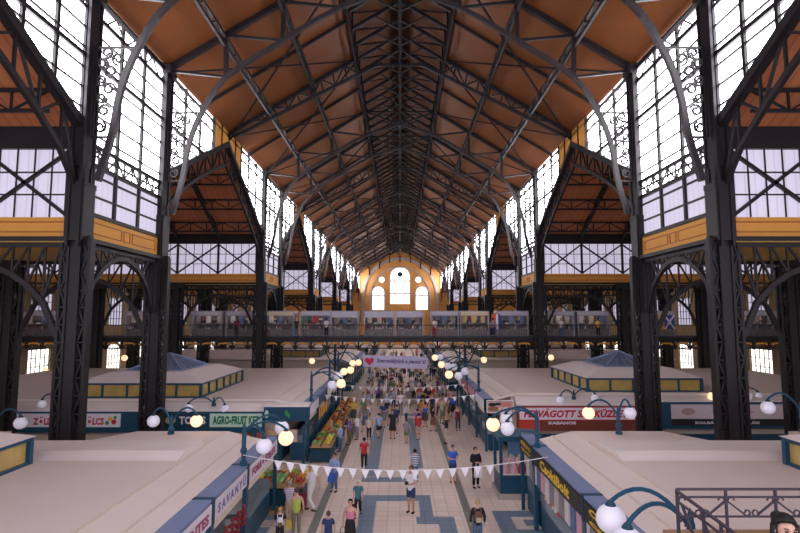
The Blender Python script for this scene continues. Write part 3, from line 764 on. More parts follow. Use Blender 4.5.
block_front(1, YBR, 14.85, 21.4, 1.86, 2.62, mat('pale_mauve_board', (.62, .52, .55)), 'pale mauve board with a faint red crest, between the two dark columns', letters=[('MAGYAR HÚS ÉS KOLBÁSZ', 17.0, 19.4, 2.2, 2.3, mat('faint_red', (.45, .28, .30)), 0)])
t = [o for o in bpy.data.objects if o.get('label', '').startswith('pale mauve board')][0]
MB().prism([(15.75+.38*math.cos(R(30*i)), YBR-.075, 2.25+.2*math.sin(R(30*i))) for i in range(12)], (0, .014, 0)).build('crest', mat('faint_red', (.45, .28, .30)), t)
block_front(1, YBR, 14.85, 21.4, 1.5, 1.84, BLACK, 'black strip with small white letters under the pale mauve board', letters=[('KOLBÁSZ', 16.1, 17.5, 1.58, 1.76, SIGNW, 0), ('SZALÁMI', 18.6, 19.6, 1.58, 1.76, SIGNW, 0)])
# posters on the left front wall
for i, (x, m) in enumerate(((-8.1, (.50, .30, .12)), (-7.3, (.45, .12, .10)), (-6.5, (.6, .42, .2)), (-5.6, (.55, .50, .50)))):
    t = block_front(-1, YBL+.5, -x-.32, -x+.32, 1.0, 1.62, mat(f'fruit_poster_{i}', m, noise=.6, scale=5), f'fruit poster under the pale green sign, {ORD[i]} from the column side', 'poster', frame=WOODK, cat='poster')

# ------------------------------------------------------------------ roof lanterns
def roof_lantern(s, x0, x1, y0, y1, label, zw=3.9):
    t = thing('roof_lantern', label, 'skylight', (s*(x0+x1)/2, (y0+y1)/2, ZR), 'glazed lanterns on the stall roofs')
    a, b = sorted((s*x0, s*x1))
    g = MB(); g.box(a+.06, b-.06, y0+.06, y1-.06, ZR, zw-.05); g.build('glazing', AMBER, t)
    m = MB()
    for x, y in ((a, y0), (b, y0), (a, y1), (b, y1)): m.box(x-.07, x+.07, y-.07, y+.07, ZR, zw)
    n = max(2, round((b-a)/1.3))
    for i in range(1, n):
        for y in (y0, y1): m.box(a+(b-a)*i/n-.04, a+(b-a)*i/n+.04, y-.05, y+.05, ZR, zw)
    n = max(2, round((y1-y0)/1.3))
    for i in range(1, n):
        for x in (a, b): m.box(x-.05, x+.05, y0+(y1-y0)*i/n-.04, y0+(y1-y0)*i/n+.04, ZR, zw)
    m.path([(a, y0, zw-.03), (b, y0, zw-.03), (b, y1, zw-.03), (a, y1, zw-.03), (a, y0, zw-.03)], .12, .1)
    m.path([(a, y0, ZR+.04), (b, y0, ZR+.04), (b, y1, ZR+.04), (a, y1, ZR+.04), (a, y0, ZR+.04)], .1, .08)
    m.build('glazing_bar', TEAL, t)
    k = 1.15; zt = zw+.5; o = .12
    r = MB(); A = [(a-o, y0-o, zw+.03), (b+o, y0-o, zw+.03), (b+o, y1+o, zw+.03), (a-o, y1+o, zw+.03)]; T = [(a+k, y0+k, zt), (b-k, y0+k, zt), (b-k, y1-k, zt), (a+k, y1-k, zt)]
    r._add(A+T, [(0, 1, 5, 4), (1, 2, 6, 5), (2, 3, 7, 6), (3, 0, 4, 7), (4, 5, 6, 7), (3, 2, 1, 0)]); r.build('hipped_roof', ROOFL, t)
    cx, cy = (a+b)/2, (y0+y1)/2; hx, hy = (b-a)*.24, (y1-y0)*.28
    p = MB(); B_ = [(cx-hx, cy-hy, zt), (cx+hx, cy-hy, zt), (cx+hx, cy+hy, zt), (cx-hx, cy+hy, zt)]; ap = (cx, cy, zt+.85)
    p._add(B_+[ap], [(0, 1, 4), (1, 2, 4), (2, 3, 4), (3, 0, 4), (3, 2, 1, 0)]); p.build('glass_pyramid', SKYGL, t)
    q = MB()
    for c in B_: q.bar(c, ap, .09)
    q.path(B_+[B_[0]], .12)
    for i in range(1, 5):
        for c, d in ((B_[0], B_[1]), (B_[1], B_[2])):
            e = Vector(c).lerp(Vector(d), i/5); q.bar(e, e.lerp(Vector(ap), 1-abs(i-2.5)/2.5*.55 if False else .6), .05)
    q.build('pyramid_rib', CAPB, t)
roof_lantern(-1, 10.5, 17.0, 28.6, 36.0, 'glazed roof lantern with glass pyramid on the far left stall roof')
roof_lantern(1, 10.7, 17.2, 30.9, 38.0, 'glazed roof lantern with glass pyramid on the far right stall roof')
roof_lantern(-1, 10.75, 17.2, 7.0, 15.9, 'corner of a glazed lantern at the left edge of the near roof')
roof_lantern(1, 11.2, 17.2, 7.0, 15.9, 'corner of a glazed lantern at the right edge of the near roof')
roof_lantern(-1, 8.5, 13, 57, 64, 'amber glazed lantern beyond the footbridge, left')
roof_lantern(1, 8.5, 13, 57, 64, 'amber glazed lantern beyond the footbridge, right')

# ------------------------------------------------------------------ globe lamps
GRP_L = 'globe lamps on blue curved arms'
def lamp(base, top_z, globes, label, r=.22, collar=True):
    base = Vector(base); t = thing('globe_lamp', label, 'lamp', base, GRP_L)
    p = MB(); p.tube([base, (base.x, base.y, top_z)], .07, 8); p.build('post', TEAL, t)
    MB().lathe([(.12, 0), (.12, .12), (.08, .16)], 10, base).build('base_collar', TEAL, t)
    c = MB()
    if collar: z = base.z+(top_z-base.z)*.42; c.lathe([(.08, z-base.z-.08), (.115, z-base.z), (.08, z-base.z+.08)], 10, base).build('collar', TEAL, t); c = MB()
    c.lathe([(.06, top_z-base.z), (.045, top_z-base.z+.14), (.01, top_z-base.z+.24)], 8, base); c.build('finial', TEAL, t)
    for g, lit in globes:
        g = Vector(g); top = Vector((base.x, base.y, top_z-.1)); end = g+Vector((0, 0, r+.04)); hz = max(top.z, end.z)+.32
        P = []
        for i in range(11):
            u = i/10; q = top.lerp(end, u); q.z = (1-u)**2*top.z+2*u*(1-u)*(hz+.25)+u*u*end.z; P.append(q)
        MB().tube(P, .036, 7).build('arm', TEAL, t)
        MB().lathe([(.04, r+.06), (.07, r+.02), (.10, r-.03)], 10, g).build('globe_cap', TEALD, t)
        MB().ball(g, r, 20, 14).build('globe', GLOBEL if lit else GLOBE, t)
    return t
def lp(bx, by, Y, top, gl, label, zb=None, r=.22):
    b = at(bx, by, Y=Y)
    if zb is not None:
        b.z = zb
        if abs(b.x) < 4.82 and b.y < 44.5: b.x = math.copysign(4.82, b.x)
    lamp(b, at(bx, top, Y=Y).z, [(at(px, py, Y=y_), lit) for px, py, y_, lit in gl], label, r)
lp(243.6, 468, 16.9, 430, [(264, 446, 16.2, 0), (286, 438, 17.3, 1), (282, 428, 18.3, 0)], 'globe lamp with three globes on the left aisle fascia, one globe lit', ZF, .235)
lp(535, 457, 19.2, 416, [(493, 424.5, 19, 1), (507.5, 428.5, 18.4, 0), (506, 420, 20.3, 0)], 'globe lamp on the yellow lettered black fascia, one lit and two dull globes', ZF, .235)
lp(691, 545, 9.2, 523, [(611, 519, 9.2, 0), (628, 543, 8.6, 0)], 'big white globe lamp beside the iron stair railing', ZF, .24)
lp(213.5, 412, 27.9, 401, [(188.5, 408, 27.7, 0), (224.5, 409, 27.9, 0)], 'two-globe lamp above the green and teal signs, left', ZF)
lp(574, 404, 30.1, 394, [(560.5, 400, 30.0, 0), (595, 398, 30.0, 0)], 'two-globe lamp above the long white sign with slanted red capitals', ZF)
lp(171, 431, 19.9, 421, [(153.5, 421, 19.9, 0), (196.5, 421, 19.9, 1)], 'two-globe lamp at the far edge of the near roof before the dark teal sign', ZR-.05)
lp(618.5, 425, 19.9, 413, [(588.5, 413, 19.9, 1), (630, 413, 19.7, 0)], 'two-globe lamp at the far roof edge before the slanted red lettered sign', ZR-.05)
lp(-8, 431, 19.6, 421, [(20.5, 423, 19.6, 0)], 'single globe lamp at the left edge before the greengrocer sign', ZR-.05)
lp(802, 425, 18.2, 408, [(768, 407.5, 18.2, 0)], 'single globe lamp at the right edge beside the outer column', ZR-.05)
lp(58, 412, 27.9, 402, [(42, 404, 27.7, 0), (73.5, 407, 27.9, 1)], 'two-globe lamp on the left front behind the near column', ZF)
lp(730, 404, 30.1, 391, [(712, 396, 30, 1), (748, 396, 30, 0), (758, 396, 30.4, 0)], 'three-globe lamp on the right front behind the near column', ZF)
lp(472, 391, 33.2, 368, [(449, 374.5, 33.4, 1), (458.5, 376, 33, 0), (465, 371, 34, 0)], 'globe lamp on the right aisle fascia, first beyond the poster corner', ZF, .25)
lp(459, 376, 39, 360, [(441.5, 364.5, 39.2, 1), (448, 366, 38.6, 0), (454, 367, 38, 0)], 'globe lamp on the right aisle fascia, second beyond the poster corner', ZF, .25)
lp(451, 369, 43.5, 352, [(435, 357.5, 43.6, 1), (440.5, 357, 43, 0)], 'globe lamp on the right aisle fascia beside the banner', ZF, .25)
lp(320, 398, 29.5, 375, [(332, 385, 29.6, 0), (341, 383.5, 30, 1), (338, 376, 31, 0)], 'globe lamp on the left aisle fascia above the fruit stalls', ZF, .25)
lp(333, 380, 37, 362, [(344, 371.5, 37.2, 1), (350.5, 370, 37.8, 1)], 'two-globe lamp on the left aisle fascia, second beyond the leaf corner', ZF, .25)
lp(341, 372, 42, 354, [(352.5, 363, 42.2, 1), (358.5, 362.5, 43, 1)], 'two-globe lamp on the left aisle fascia beside the banner', ZF, .25)

# ------------------------------------------------------------------ footbridge and cross gallery
YG0, YG1, ZG = 45.9, 52.5, 5.65
c = MB().box(-XO, XO, YG0+.5, YG1-.5, 5.25, ZG); struct(c, 'floor_gallery', IRON)
t = thing('bridge_girder', 'dark iron edge girder with ochre arches along the front of the footbridge', 'girder', (0, YG0+.5, 4.7))
m = MB(); m.bar((-XO, YG0+.4, 5.45), (XO, YG0+.4, 5.45), .25, .36); m.bar((-XO, YG0+.45, 4.72), (XO, YG0+.45, 4.72), .12, .1); m.build('beam', IRON, t)
b = MB(); n = int(2*XO/1.36)
for i in range(n):
    x = -XO+1.36*(i+.5); m = MB(); m.path([(x-.5, YG0+.4, 5.02), (x-.3, YG0+.4, 5.14), (x+.3, YG0+.4, 5.14), (x+.5, YG0+.4, 5.02)], .16, .15); m.build('ochre_arch', YEL, t)
    P = [(x+.55*math.cos(R(a)), YG0+.45, 4.72+.4*math.sin(R(a))) for a in range(0, 181, 30)]; b.path(P, .09)
    b.bar((x-.68, YG0+.45, 4.6), (x-.68, YG0+.45, 5.3), .14)
    b.bar((x-.68, YG0+.45, 4.72), (x-.3, YG0+.45, 5.25), .07); b.bar((x+.68, YG0+.45, 4.72), (x+.3, YG0+.45, 5.25), .07)
b.build('bracket_lattice', IRON, t)
t = thing('gallery_railing', 'fine dark railing along the front edge of the footbridge', 'railing', (0, YG0+.3, ZG))
m = MB(); m.bar((-XO, YG0+.3, ZG+1.05), (XO, YG0+.3, ZG+1.05), .08, .06); m.build('handrail', IRONG, t)
m = MB(); m.bar((-XO, YG0+.3, ZG+.08), (XO, YG0+.3, ZG+.08), .05, .05); m.build('bottom_rail', IRONG, t)
m = MB()
for i in range(int(2*XO/.15)): x = -XO+.15*i; m.bar((x, YG0+.3, ZG), (x, YG0+.3, ZG+1.05), .02)
m.build('baluster_lattice', IRONG, t)
for s in (-1, 1):
    t = thing('bridge_post', f'slim iron post with fan bracket carrying the footbridge, {"left" if s<0 else "right"} of the banner', 'post', (s*5.6, YG0+.6, 0))
    MB().box(s*5.6-.1, s*5.6+.1, YG0+.5, YG0+.7, 0, 5.2).build('shaft', IRON, t)
    m = MB()
    for k in (-1, 1):
        m.path([(s*5.6, YG0+.6, 3.1), (s*5.6+k*.55, YG0+.6, 3.9), (s*5.6+k*1.2, YG0+.6, 5.2)], .1)
        for z in (3.5, 4.1, 4.7): m.bar((s*5.6, YG0+.6, z), (s*5.6+k*(z-3.0)*.55, YG0+.6, z+.25), .06); m.bar((s*5.6, YG0+.6, z+.5), (s*5.6+k*(z-3.0)*.55, YG0+.6, z), .06)
    m.build('fan_bracket', IRON, t)
# display kiosks standing on the gallery
KX = [(-33.2, -29.9), (-24.0, -21.6), (-18.3, -15.6), (-15.2, -12.9), (-11.8, -9.3), (-8.7, -6.1), (-6.0, -3.7), (-3.1, -.55), (-.35, 2.0), (2.75, 5.1), (5.3, 7.75), (8.5, 11.2), (12.9, 15.2), (15.6, 18.3), (21.6, 24.0), (29.9, 33.2)]
KDESC = ['against the left outer wall', 'far out left', 'behind the left outer gallery column', 'left of the left nave column', 'with warm lit shelf beside left column', 'with red and dark cloths hanging', 'with a long lilac shutter box', 'left of the middle of the bridge', 'in the middle of the bridge', 'right of the middle of the bridge', 'with cream canopy beside orange-red cloth', 'next to the right nave column', 'beyond the right nave column', 'behind the right outer gallery column', 'far out right', 'against the right outer wall']
INTR = mat('kiosk_interior', (.24, .21, .21), .7, noise=.6, scale=5)
KFR = mat('grey_kiosk_frame', (.34, .32, .36), .4)
VAL = mat('lilac_shutter', (.48, .45, .54), .5); VALC = mat('cream_shutter', (.62, .52, .38), .5)
goods_cols = [(.6, .56, .58), (.5, .44, .40), (.45, .06, .08), (.12, .16, .30), (.55, .40, .22), (.10, .22, .14), (.6, .35, .4), (.25, .22, .24)]
GM = [mat(f'souvenir_{i}', c_, .7) for i, c_ in enumerate(goods_cols)]
GN = ['white', 'beige', 'red', 'navy', 'tan', 'green', 'pink', 'grey']
rg = random.Random(3)
gmesh = {}
def goods_mesh(kind):
    if kind not in gmesh:
        m = MB()
        if kind == 'folded_cloth': m.box(-.16, .16, -.12, .12, 0, .06); m.box(-.15, .15, -.11, .11, .06, .12)
        elif kind == 'hanging_cloth':
            pts = [(-.2+.05*i, .03*math.sin(i*1.7)) for i in range(9)]
            for (a, b), (c_, d) in zip(pts, pts[1:]): m.box(a, c_, min(b, d)-.015, max(b, d)+.015, -.62, 0)
        elif kind == 'souvenir_doll': m.lathe([(.11, 0), (.1, .08), (.05, .2), (.035, .22), (.055, .27), (.05, .32), (.01, .35)], 8)
        else: m.lathe([(.07, 0), (.09, .08), (.06, .18), (.035, .22), (.045, .25)], 8)
        gmesh[kind] = m.mesh(kind, GM[0])
    return gmesh[kind]
def goods(kind, loc, mi, label, cat, grp, rot=0):
    o = bpy.data.objects.new(kind, goods_mesh(kind)); COL.objects.link(o); o.location = loc; o.rotation_euler = (0, 0, rot)
    o.material_slots[0].link = 'OBJECT'; o.material_slots[0].material = GM[mi]
    tag(o, label, cat, grp); return o
for i, (x0, x1) in enumerate(KX):
    y0, y1 = YG0+1.0, YG0+2.6; zt = ZG+2.25
    t = thing('display_kiosk', f'grey glazed souvenir kiosk on the footbridge, {KDESC[i]}', 'kiosk', ((x0+x1)/2, (y0+y1)/2, ZG), 'souvenir kiosks on the footbridge')
    MB().box(x0, x1, y1-.05, y1, ZG, zt).build('back_wall', INTR, t)
    fr = MB()
    for x in (x0, x1): fr.box(x-.06, x+.06, y0-.04, y0+.08, ZG, zt); fr.box(x-.03, x+.03, y0, y1, ZG, zt)
    fr.box(x0, x1, y0, y1, zt-.05, zt+.03); fr.build('frame', KFR, t)
    MB().box(x0+.05, x1-.05, y0-.05, y0+.12, zt-(.55 if i in (6, 7, 8) else .38), zt-.06).build('shutter_box', VALC if i in (4, 10) else VAL, t)
    MB().box(x0+.05, x1-.05, y0+.1, y1-.1, ZG, ZG+.7).build('counter', INTR, t)
    for k in range(2): MB().box(x0+.05, x1-.05, y0+.75, y1-.1, ZG+1.1+.38*k, ZG+1.13+.38*k).build('shelf', KFR, t)
    lm = MB().box(x0+.4, x1-.4, y0+.2, y0+.3, zt-.12, zt-.07); lm.build('added_tube_light', emit('added_warm_tube', (1, .85, .6), 4 if True else 1), t)  # glowing tube added to light the counter and goods
    nx = 7 if i in range(4, 12) else 5
    for k in range(nx):
        x = x0+.25+(x1-x0-.5)*k/(nx-1)
        for z, yy in ((ZG+.7, y0+.35), (ZG+1.13, y0+1.0), (ZG+1.51, y0+1.0)):
            if rg.random() < .12: continue
            kd = rg.choice(['folded_cloth', 'souvenir_doll', 'painted_jar', 'souvenir_doll']); mi = rg.choice([0, 0, 1, 2, 3, 4, 5, 6, 7])
            goods(kd, (x+rg.uniform(-.06, .06), yy, z), mi, f'{GN[mi]} {kd.replace("_"," ")}, {"counter" if z < ZG+.8 else "lower shelf" if z < ZG+1.3 else "upper shelf"}, {ORD[k]} from left, kiosk {KDESC[i]}', {'folded_cloth': 'cloth', 'souvenir_doll': 'doll', 'painted_jar': 'jar'}[kd], f'{GN[mi]} {kd.replace("_"," ")} pieces, kiosk {KDESC[i]}', rg.uniform(-.4, .4))
    for k in range(3):
        x = x0+.4+(x1-x0-.8)*k/2; mi = {5: (5, 2, 3)[k], 10: 4}.get(i, rg.choice([0, 7, 1, 3]))
        goods('hanging_cloth', (x, y0-.12 if i in (5,) else y0+.55, zt-.42), mi, f'{GN[mi]} cloth hanging {ORD[k]} from left, kiosk {KDESC[i]}', 'cloth', f'{GN[mi]} hanging cloths, kiosk {KDESC[i]}')
# flags at the kiosks
def flag(x, y, z, w_, h_, cols, label, vert=True):
    t = thing('hanging_flag', label, 'flag', (x, y, z))
    n = len(cols)
    for k, c_ in enumerate(cols):
        m = MB()
        if vert: m.box(x+w_*k/n, x+w_*(k+1)/n, y-.02+.02*(k % 2), y+.01+.02*(k % 2), z-h_, z)
        else: m.box(x, x+w_, y-.015, y+.015, z-h_*(k+1)/n, z-h_*k/n)
        m.build('cloth_stripe', c_, t)
    return t
ORG = mat('orange_red_cloth', (.72, .12, .05), .7); DB = mat('flag_blue', (.03, .08, .35), .7)
flag(8.0, YG0+.85, ZG+2.0, .75, 1.35, [ORG, ORG, WHITE, DB], 'orange-red, white and blue cloth hanging between two kiosks on the footbridge')
p_ = at(660, 318, Y=46.6)
flag(p_.x, 46.75, ZG+1.9, 1.0, 1.25, [YLET, YLET, ORG, YLET], 'yellow and orange flag hanging on the right gallery')
p_ = at(666, 318, Y=46.6); t = thing('hanging_flag', 'blue flag with a white diagonal cross on the right gallery', 'flag', (p_.x, 46.7, ZG+1.9))
m = MB().box(p_.x-.1, p_.x+.75, 46.68, 46.71, ZG+.7, ZG+1.9); m.build('cloth', DB, t)
m = MB(); m.bar((p_.x-.1, 46.66, ZG+.7), (p_.x+.75, 46.66, ZG+1.9), .16, .02, up=(0, 1, 0)); m.bar((p_.x+.75, 46.66, ZG+.7), (p_.x-.1, 46.66, ZG+1.9), .16, .02, up=(0, 1, 0)); m.build('white_cross', WHITE, t)
# pendant lamps below the gallery
for i, (px, py) in enumerate(((45, 371), (124.5, 358), (70, 356), (312, 361), (484, 360), (551, 357.5), (592, 362), (652, 357), (745, 372))):
    Y = 44.5; g = at(px, py, Y=Y); t = thing('pendant_lamp', f'lit round pendant lamp under the gallery edge, {ORD[i]} counted from the left wall', 'lamp', g, 'lit pendants under the gallery')
    MB().bar((g.x, Y, g.z+.2), (g.x, YG0+.3, 5.3), .03).build('cord', BLACK, t); MB().ball(g, .25, 12, 8).build('globe', GLOBEL, t)
# banner under the bridge
b0, b1 = at(363, 355, Y=45.2), at(427.5, 357.5, Y=45.2); zt = b0.z; hb = .98
t = thing('market_banner', 'pale lilac banner with a red heart under the footbridge', 'banner', (b0.x, 45.2, zt-hb))
m = MB(); n = 12
for i in range(n):
    x0 = b0.x+(b1.x-b0.x)*i/n; x1 = b0.x+(b1.x-b0.x)*(i+1)/n
    m.prism([(x0, 45.2, zt-.16*i/n), (x1, 45.2, zt-.16*(i+1)/n), (x1, 45.2, zt-hb-.16*(i+1)/n), (x0, 45.2, zt-hb-.16*i/n)], (0, .02, 0))
m.build('cloth', mat('lilac_banner', (.58, .53, .74), .7), t)
text_mb('Szenvedélyünk a piacozás!', (b0.x+1.15, 45.195, zt-hb+.27), (1, 0, -.03), (0, 0, 1), b1.x-b0.x-1.3, .44, .012, .15).build('lettering', PURP, t)
hx, hz = b0.x+.55, zt-.5
H = [(hx+.024*16*math.sin(a)**3, 45.185, hz+.024*(13*math.cos(a)-5*math.cos(2*a)-2*math.cos(3*a)-math.cos(4*a))) for a in [2*math.pi*i/28 for i in range(28)]]
MB().prism(H, (0, .012, 0)).build('heart', mat('heart_red', (.62, .03, .10)), t)
m = MB(); m.bar((b0.x, 45.2, zt), (b0.x-.5, 46.2, 5.0), .02); m.bar((b1.x, 45.2, zt-.16), (b1.x+.5, 46.2, 5.0), .02); m.build('rope', BLACK, t)

# ------------------------------------------------------------------ bunting
def bunting(a, b, sag, n, label, size=.27, u0=0.0, u1=1.0):
    a, b = Vector(a), Vector(b); t = thing('bunting_line', label, 'bunting', a)
    pt = lambda u: a.lerp(b, u)-Vector((0, 0, sag*4*u*(1-u)))
    MB().tube([pt(i/24) for i in range(25)], .012, 5).build('string', WHITE, t)
    for i in range(n):
        u = u0+(u1-u0)*(i+.5)/n; p = pt(u); d = (pt(min(1, u+.01))-pt(max(0, u-.01))).normalized(); w_ = size*.48
        MB().prism([p-d*w_, p+d*w_, p+Vector((0, 0.03, -size*1.15))], (0, .01, 0)).build('pennant', WHITE, t)
bunting(at(243, 455, Y=16.7), at(548, 457, Y=16.7), .42, 18, 'line of white pennants across the aisle between the two near lamp posts', .26, .095, .83)
bunting((-4.72, 33, 2.7), (4.72, 33, 2.7), .3, 17, 'white pennant line across the aisle beyond the cross passage', .25)
bunting((-4.72, 38, 2.75), (4.72, 38, 2.75), .3, 17, 'white pennant line across the aisle closest to the banner', .25)

# ------------------------------------------------------------------ stair railing and landing
c = MB().box(2.7, 9, 3.6, 8.3, 3.55, 3.75); struct(c, 'floor_landing', IRONG)
c = MB().box(4.0, 9, 8.2, 8.45, 3.75, 4.18); struct(c, 'trim_5', KERB)
RAILM = mat('purple_grey_iron', (.055, .040, .055), .5)
t = thing('stair_railing', 'dark iron railing with scrolls on the stair landing at the bottom right', 'railing', (6, 8, 4.2))
zT, zM, zB = (at(740, y_, Y=8).z for y_ in (489.2, 497, 516.5)); xs = [at(px, 500, Y=8).x for px in (677, 726, 775.5, 825, 875)]
m = MB(); m.bar((xs[0], 8, zT), (xs[-1], 8, zT), .04, .028); m.build('top_rail', RAILM, t)
m = MB(); m.bar((xs[0], 8, zM), (xs[-1], 8, zM), .03, .022); m.bar((xs[0], 8, zB), (xs[-1], 8, zB), .03, .022); m.build('rail', RAILM, t)
for x in xs: MB().bar((x, 8, 3.75), (x, 8, zT), .032).build('baluster_post', RAILM, t)
m = MB()
for x in xs[:-1]:
    for k in (1, -1):
        xx = x if k > 0 else x+(xs[1]-xs[0])
        m.bar((xx+k*.02, 8, zM-.06), (xx+k*(xs[1]-xs[0])*.38, 8, zB+.02), .024)
        for cx, cz, rr, d in ((xx+k*.07, zM-.05, .045, -k), (xx+k*(xs[1]-xs[0])*.42, zB+.05, .04, k)):
            P = [(cx+rr*math.cos(R(a))*d, 8, cz+rr*math.sin(R(a))) for a in range(-90, 181, 30)]; m.path(P, .018)
m.build('scroll_ornament', RAILM, t)
t = thing('stair_handrail', 'sloping iron handrail going down the stair in front of the landing railing', 'railing', (5, 7, 4))
a0, a1 = at(677, 491, Y=7.6), at(745, 541, Y=6.6); b0, b1 = at(677, 501, Y=7.6), at(733, 543, Y=6.6)
m = MB(); m.bar(a0, a1, .04, .03); m.build('handrail', RAILM, t)
m = MB(); m.bar(b0, b1, .028, .024); m.build('rail', RAILM, t)
for u in (0, .42, .68, 1): p = a0.lerp(a1, u); MB().bar((p.x, p.y, 3.75), p, .032).build('baluster_post', RAILM, t)
m = MB()
for u in (.1, .5):
    p = a0.lerp(a1, u)-Vector((0, 0, .35)); P = [(p.x+.05*math.cos(R(a)), p.y, p.z+.05*math.sin(R(a))) for a in range(-90, 181, 30)]; m.path(P, .018)
    m.bar(b0.lerp(b1, u), b0.lerp(b1, u+.25)-Vector((0, 0, .35)), .03)
m.build('scroll_ornament', RAILM, t)

# ------------------------------------------------------------------ glass kiosk at the corner of the near right block
t = thing('glass_kiosk', 'teal framed glass kiosk with toys at the corner of the cross passage, right', 'kiosk', (4.95, 23.2, 0))
MB().box(4.1, 5.8, 22.5, 24, 0, .95).build('base_panel', TEAL, t); MB().box(4.02, 5.88, 22.42, 24.08, 0, .22).build('plinth', mat('grey_beige_plinth', (.42, .37, .33)), t)
m = MB()
for x in (4.15, 5.75):
    for y in (22.55, 23.95): m.box(x-.06, x+.06, y-.06, y+.06, .9, 2.45)
m.box(4.05, 5.85, 22.45, 24.05, 2.3, 2.5); m.build('frame', TEAL, t)
MB().box(4.7, 5.3, 23.9, 23.93, 1.3, 2.1).build('picture', mat('blue_picture', (.15, .28, .5)), t)
MB().box(4.1, 5.8, 22.5, 24, .95, 1.0).build('shelf', CREAM, t)
k = 0
for x in (4.35, 4.7, 5.05, 5.4):
    for y in (22.7, 23.1):
        mi = [6, 0, 6, 1, 2, 0, 4, 6][k]; k += 1
        o = goods('souvenir_doll', (x, y, 1.0), mi, f'{GN[mi]} doll standing in the glass kiosk, {ORD[k-1]} from its open corner', 'doll', 'dolls in the glass kiosk'); o.scale = (1.9, 1.9, 1.9)
# hanging gifts under the right fascias and the left ones
for i in range(14):
    y = 13.6+.52*i; mi = [7, 0, 6, 3, 0, 7, 1][i % 7]
    goods('hanging_cloth', (XF+.06, y, ZF-.64), mi, f'{GN[mi]} cloth bag hanging under the yellow lettered fascias, {ORD[i]} from the stair railing', 'bag', 'cloth bags under the right fascias', R(90))
for i in range(6):
    o = goods('souvenir_doll', (XF+.3, 17.1+.28*i, 1.3), [2, 0, 1, 2, 0, 4][i], f'{GN[[2,0,1,2,0,4][i]]} doll on the counter below the big yellow letters, {ORD[i]} from the stair railing', 'doll', 'dolls on the chocolate counter'); o.scale = (1.5, 1.5, 1.5)

STR = MB()
for i in range(9): STR.ball((.05*math.sin(i*2.1), .05*math.cos(i*2.1), -.05-.065*i), .055, 7, 5)
STR.tube([(0, 0, .05), (0, 0, -.6)], .01, 5)
SM = STR.mesh('pepper_string', mat('dried_pepper', (.26, .025, .03), .5))
for i in range(5):
    o = bpy.data.objects.new('pepper_string', SM); COL.objects.link(o); o.location = (-XF+.06, 14.2+.55*i, ZF-1.0)
    tag(o, f'string of dried red peppers hanging under the left white signs, {ORD[i]} from the viewer', 'pepper string', 'red pepper strings under the left signs')

# ------------------------------------------------------------------ produce
PC = {'tomato': ((.50, .05, .03), .065), 'orange': ((.80, .30, .03), .07), 'lemon': ((.82, .60, .05), .06), 'apple': ((.42, .10, .05), .065), 'green_apple': ((.30, .42, .07), .065), 'peach': ((.72, .33, .16), .065), 'cabbage': ((.22, .40, .13), .12), 'pepper': ((.75, .62, .12), .075), 'melon': ((.10, .22, .06), .13), 'plum': ((.14, .05, .14), .055)}
PMESH = {}
def produce_mesh(k):
    if k not in PMESH:
        c, r = PC[k]; m = MB()
        m.ball((0, 0, r*.95), r, 8, 6, (1, 1, .9) if k not in ('lemon', 'pepper', 'melon') else (1.25, .9, .9))
        if k in ('tomato', 'apple', 'green_apple', 'peach'): m.lathe([(.012, r*1.7), (.006, r*2.0)], 5)
        PMESH[k] = m.mesh(k, mat('skin_of_'+k, c, .4, noise=.12, scale=20))
    return PMESH[k]
crate_proto = None
rp = random.Random(11)
def crate(x, y, z, rot, label, grp):
    global crate_proto
    if crate_proto is None:
        t = thing('fruit_crate', label, 'crate', (0, 0, 0), grp)
        m = MB(); m.box(-.28, .28, -.2, .2, 0, .02)
        m.build('base', WOODK, t)
        for a, b, c_, d in ((-.28, .28, -.2, -.18), (-.28, .28, .18, .2), (-.28, -.26, -.18, .18), (.26, .28, -.18, .18)):
            m = MB(); m.box(a, b, c_, d, .02, .07); m.box(a, b, c_, d, .09, .14); m.box(a, a+.02, c_, d, 0, .15); m.box(b-.02, b, c_, d, 0, .15); m.build('slatted_side', WOODK, t)
        crate_proto = t; t.location = (x, y, z); t.rotation_euler = (0, 0, rot); return t
    return dup(crate_proto, (x, y, z), rot, label, grp)
NC = [0]
def fill(x, y, z, kind, where, n=9, grp='wooden crates on the fruit tables'):
    NC[0] += 1
    crate(x, y, z, R(90), f'crate of {kind.replace("_"," ")} fruit, {where}', grp)
    c, r = PC[kind]; big = r > .1; n = 4 if big else n
    for i in range(n):
        if big: px, py = ((i % 2)-.5)*.22, ((i//2)-.5)*.26; pz = .03
        elif i < 6: px, py = ((i % 2)-.5)*.16, ((i//2)-1)*.17; pz = .06
        else: px, py = 0, (i-7)*.14; pz = .06+r*1.5
        o = bpy.data.objects.new(kind, produce_mesh(kind)); COL.objects.link(o); o.location = (x+px+rp.uniform(-.01, .01), y+py+rp.uniform(-.01, .01), z+pz)
        tag(o, f'{kind.replace("_"," ")} in crate {where}', kind.replace('_', ' '), f'{kind.replace("_"," ")} heap, crate {where}')
def table(x0, x1, y0, y1, z, label):
    t = thing('market_table', label, 'table', ((x0+x1)/2, (y0+y1)/2, 0), 'fruit display tables')
    MB().box(x0, x1, y0, y1, z-.05, z).build('tabletop', WOODK, t)
    for x in (x0+.06, x1-.06):
        for y in (y0+.06, y1-.06): MB().box(x-.03, x+.03, y-.03, y+.03, 0, z-.05).build('leg', TEALD, t)
    MB().box(x0+.08, x1-.08, y0+.05, y1-.1, .05, z-.12).build('apron_panel', TEALD, t)
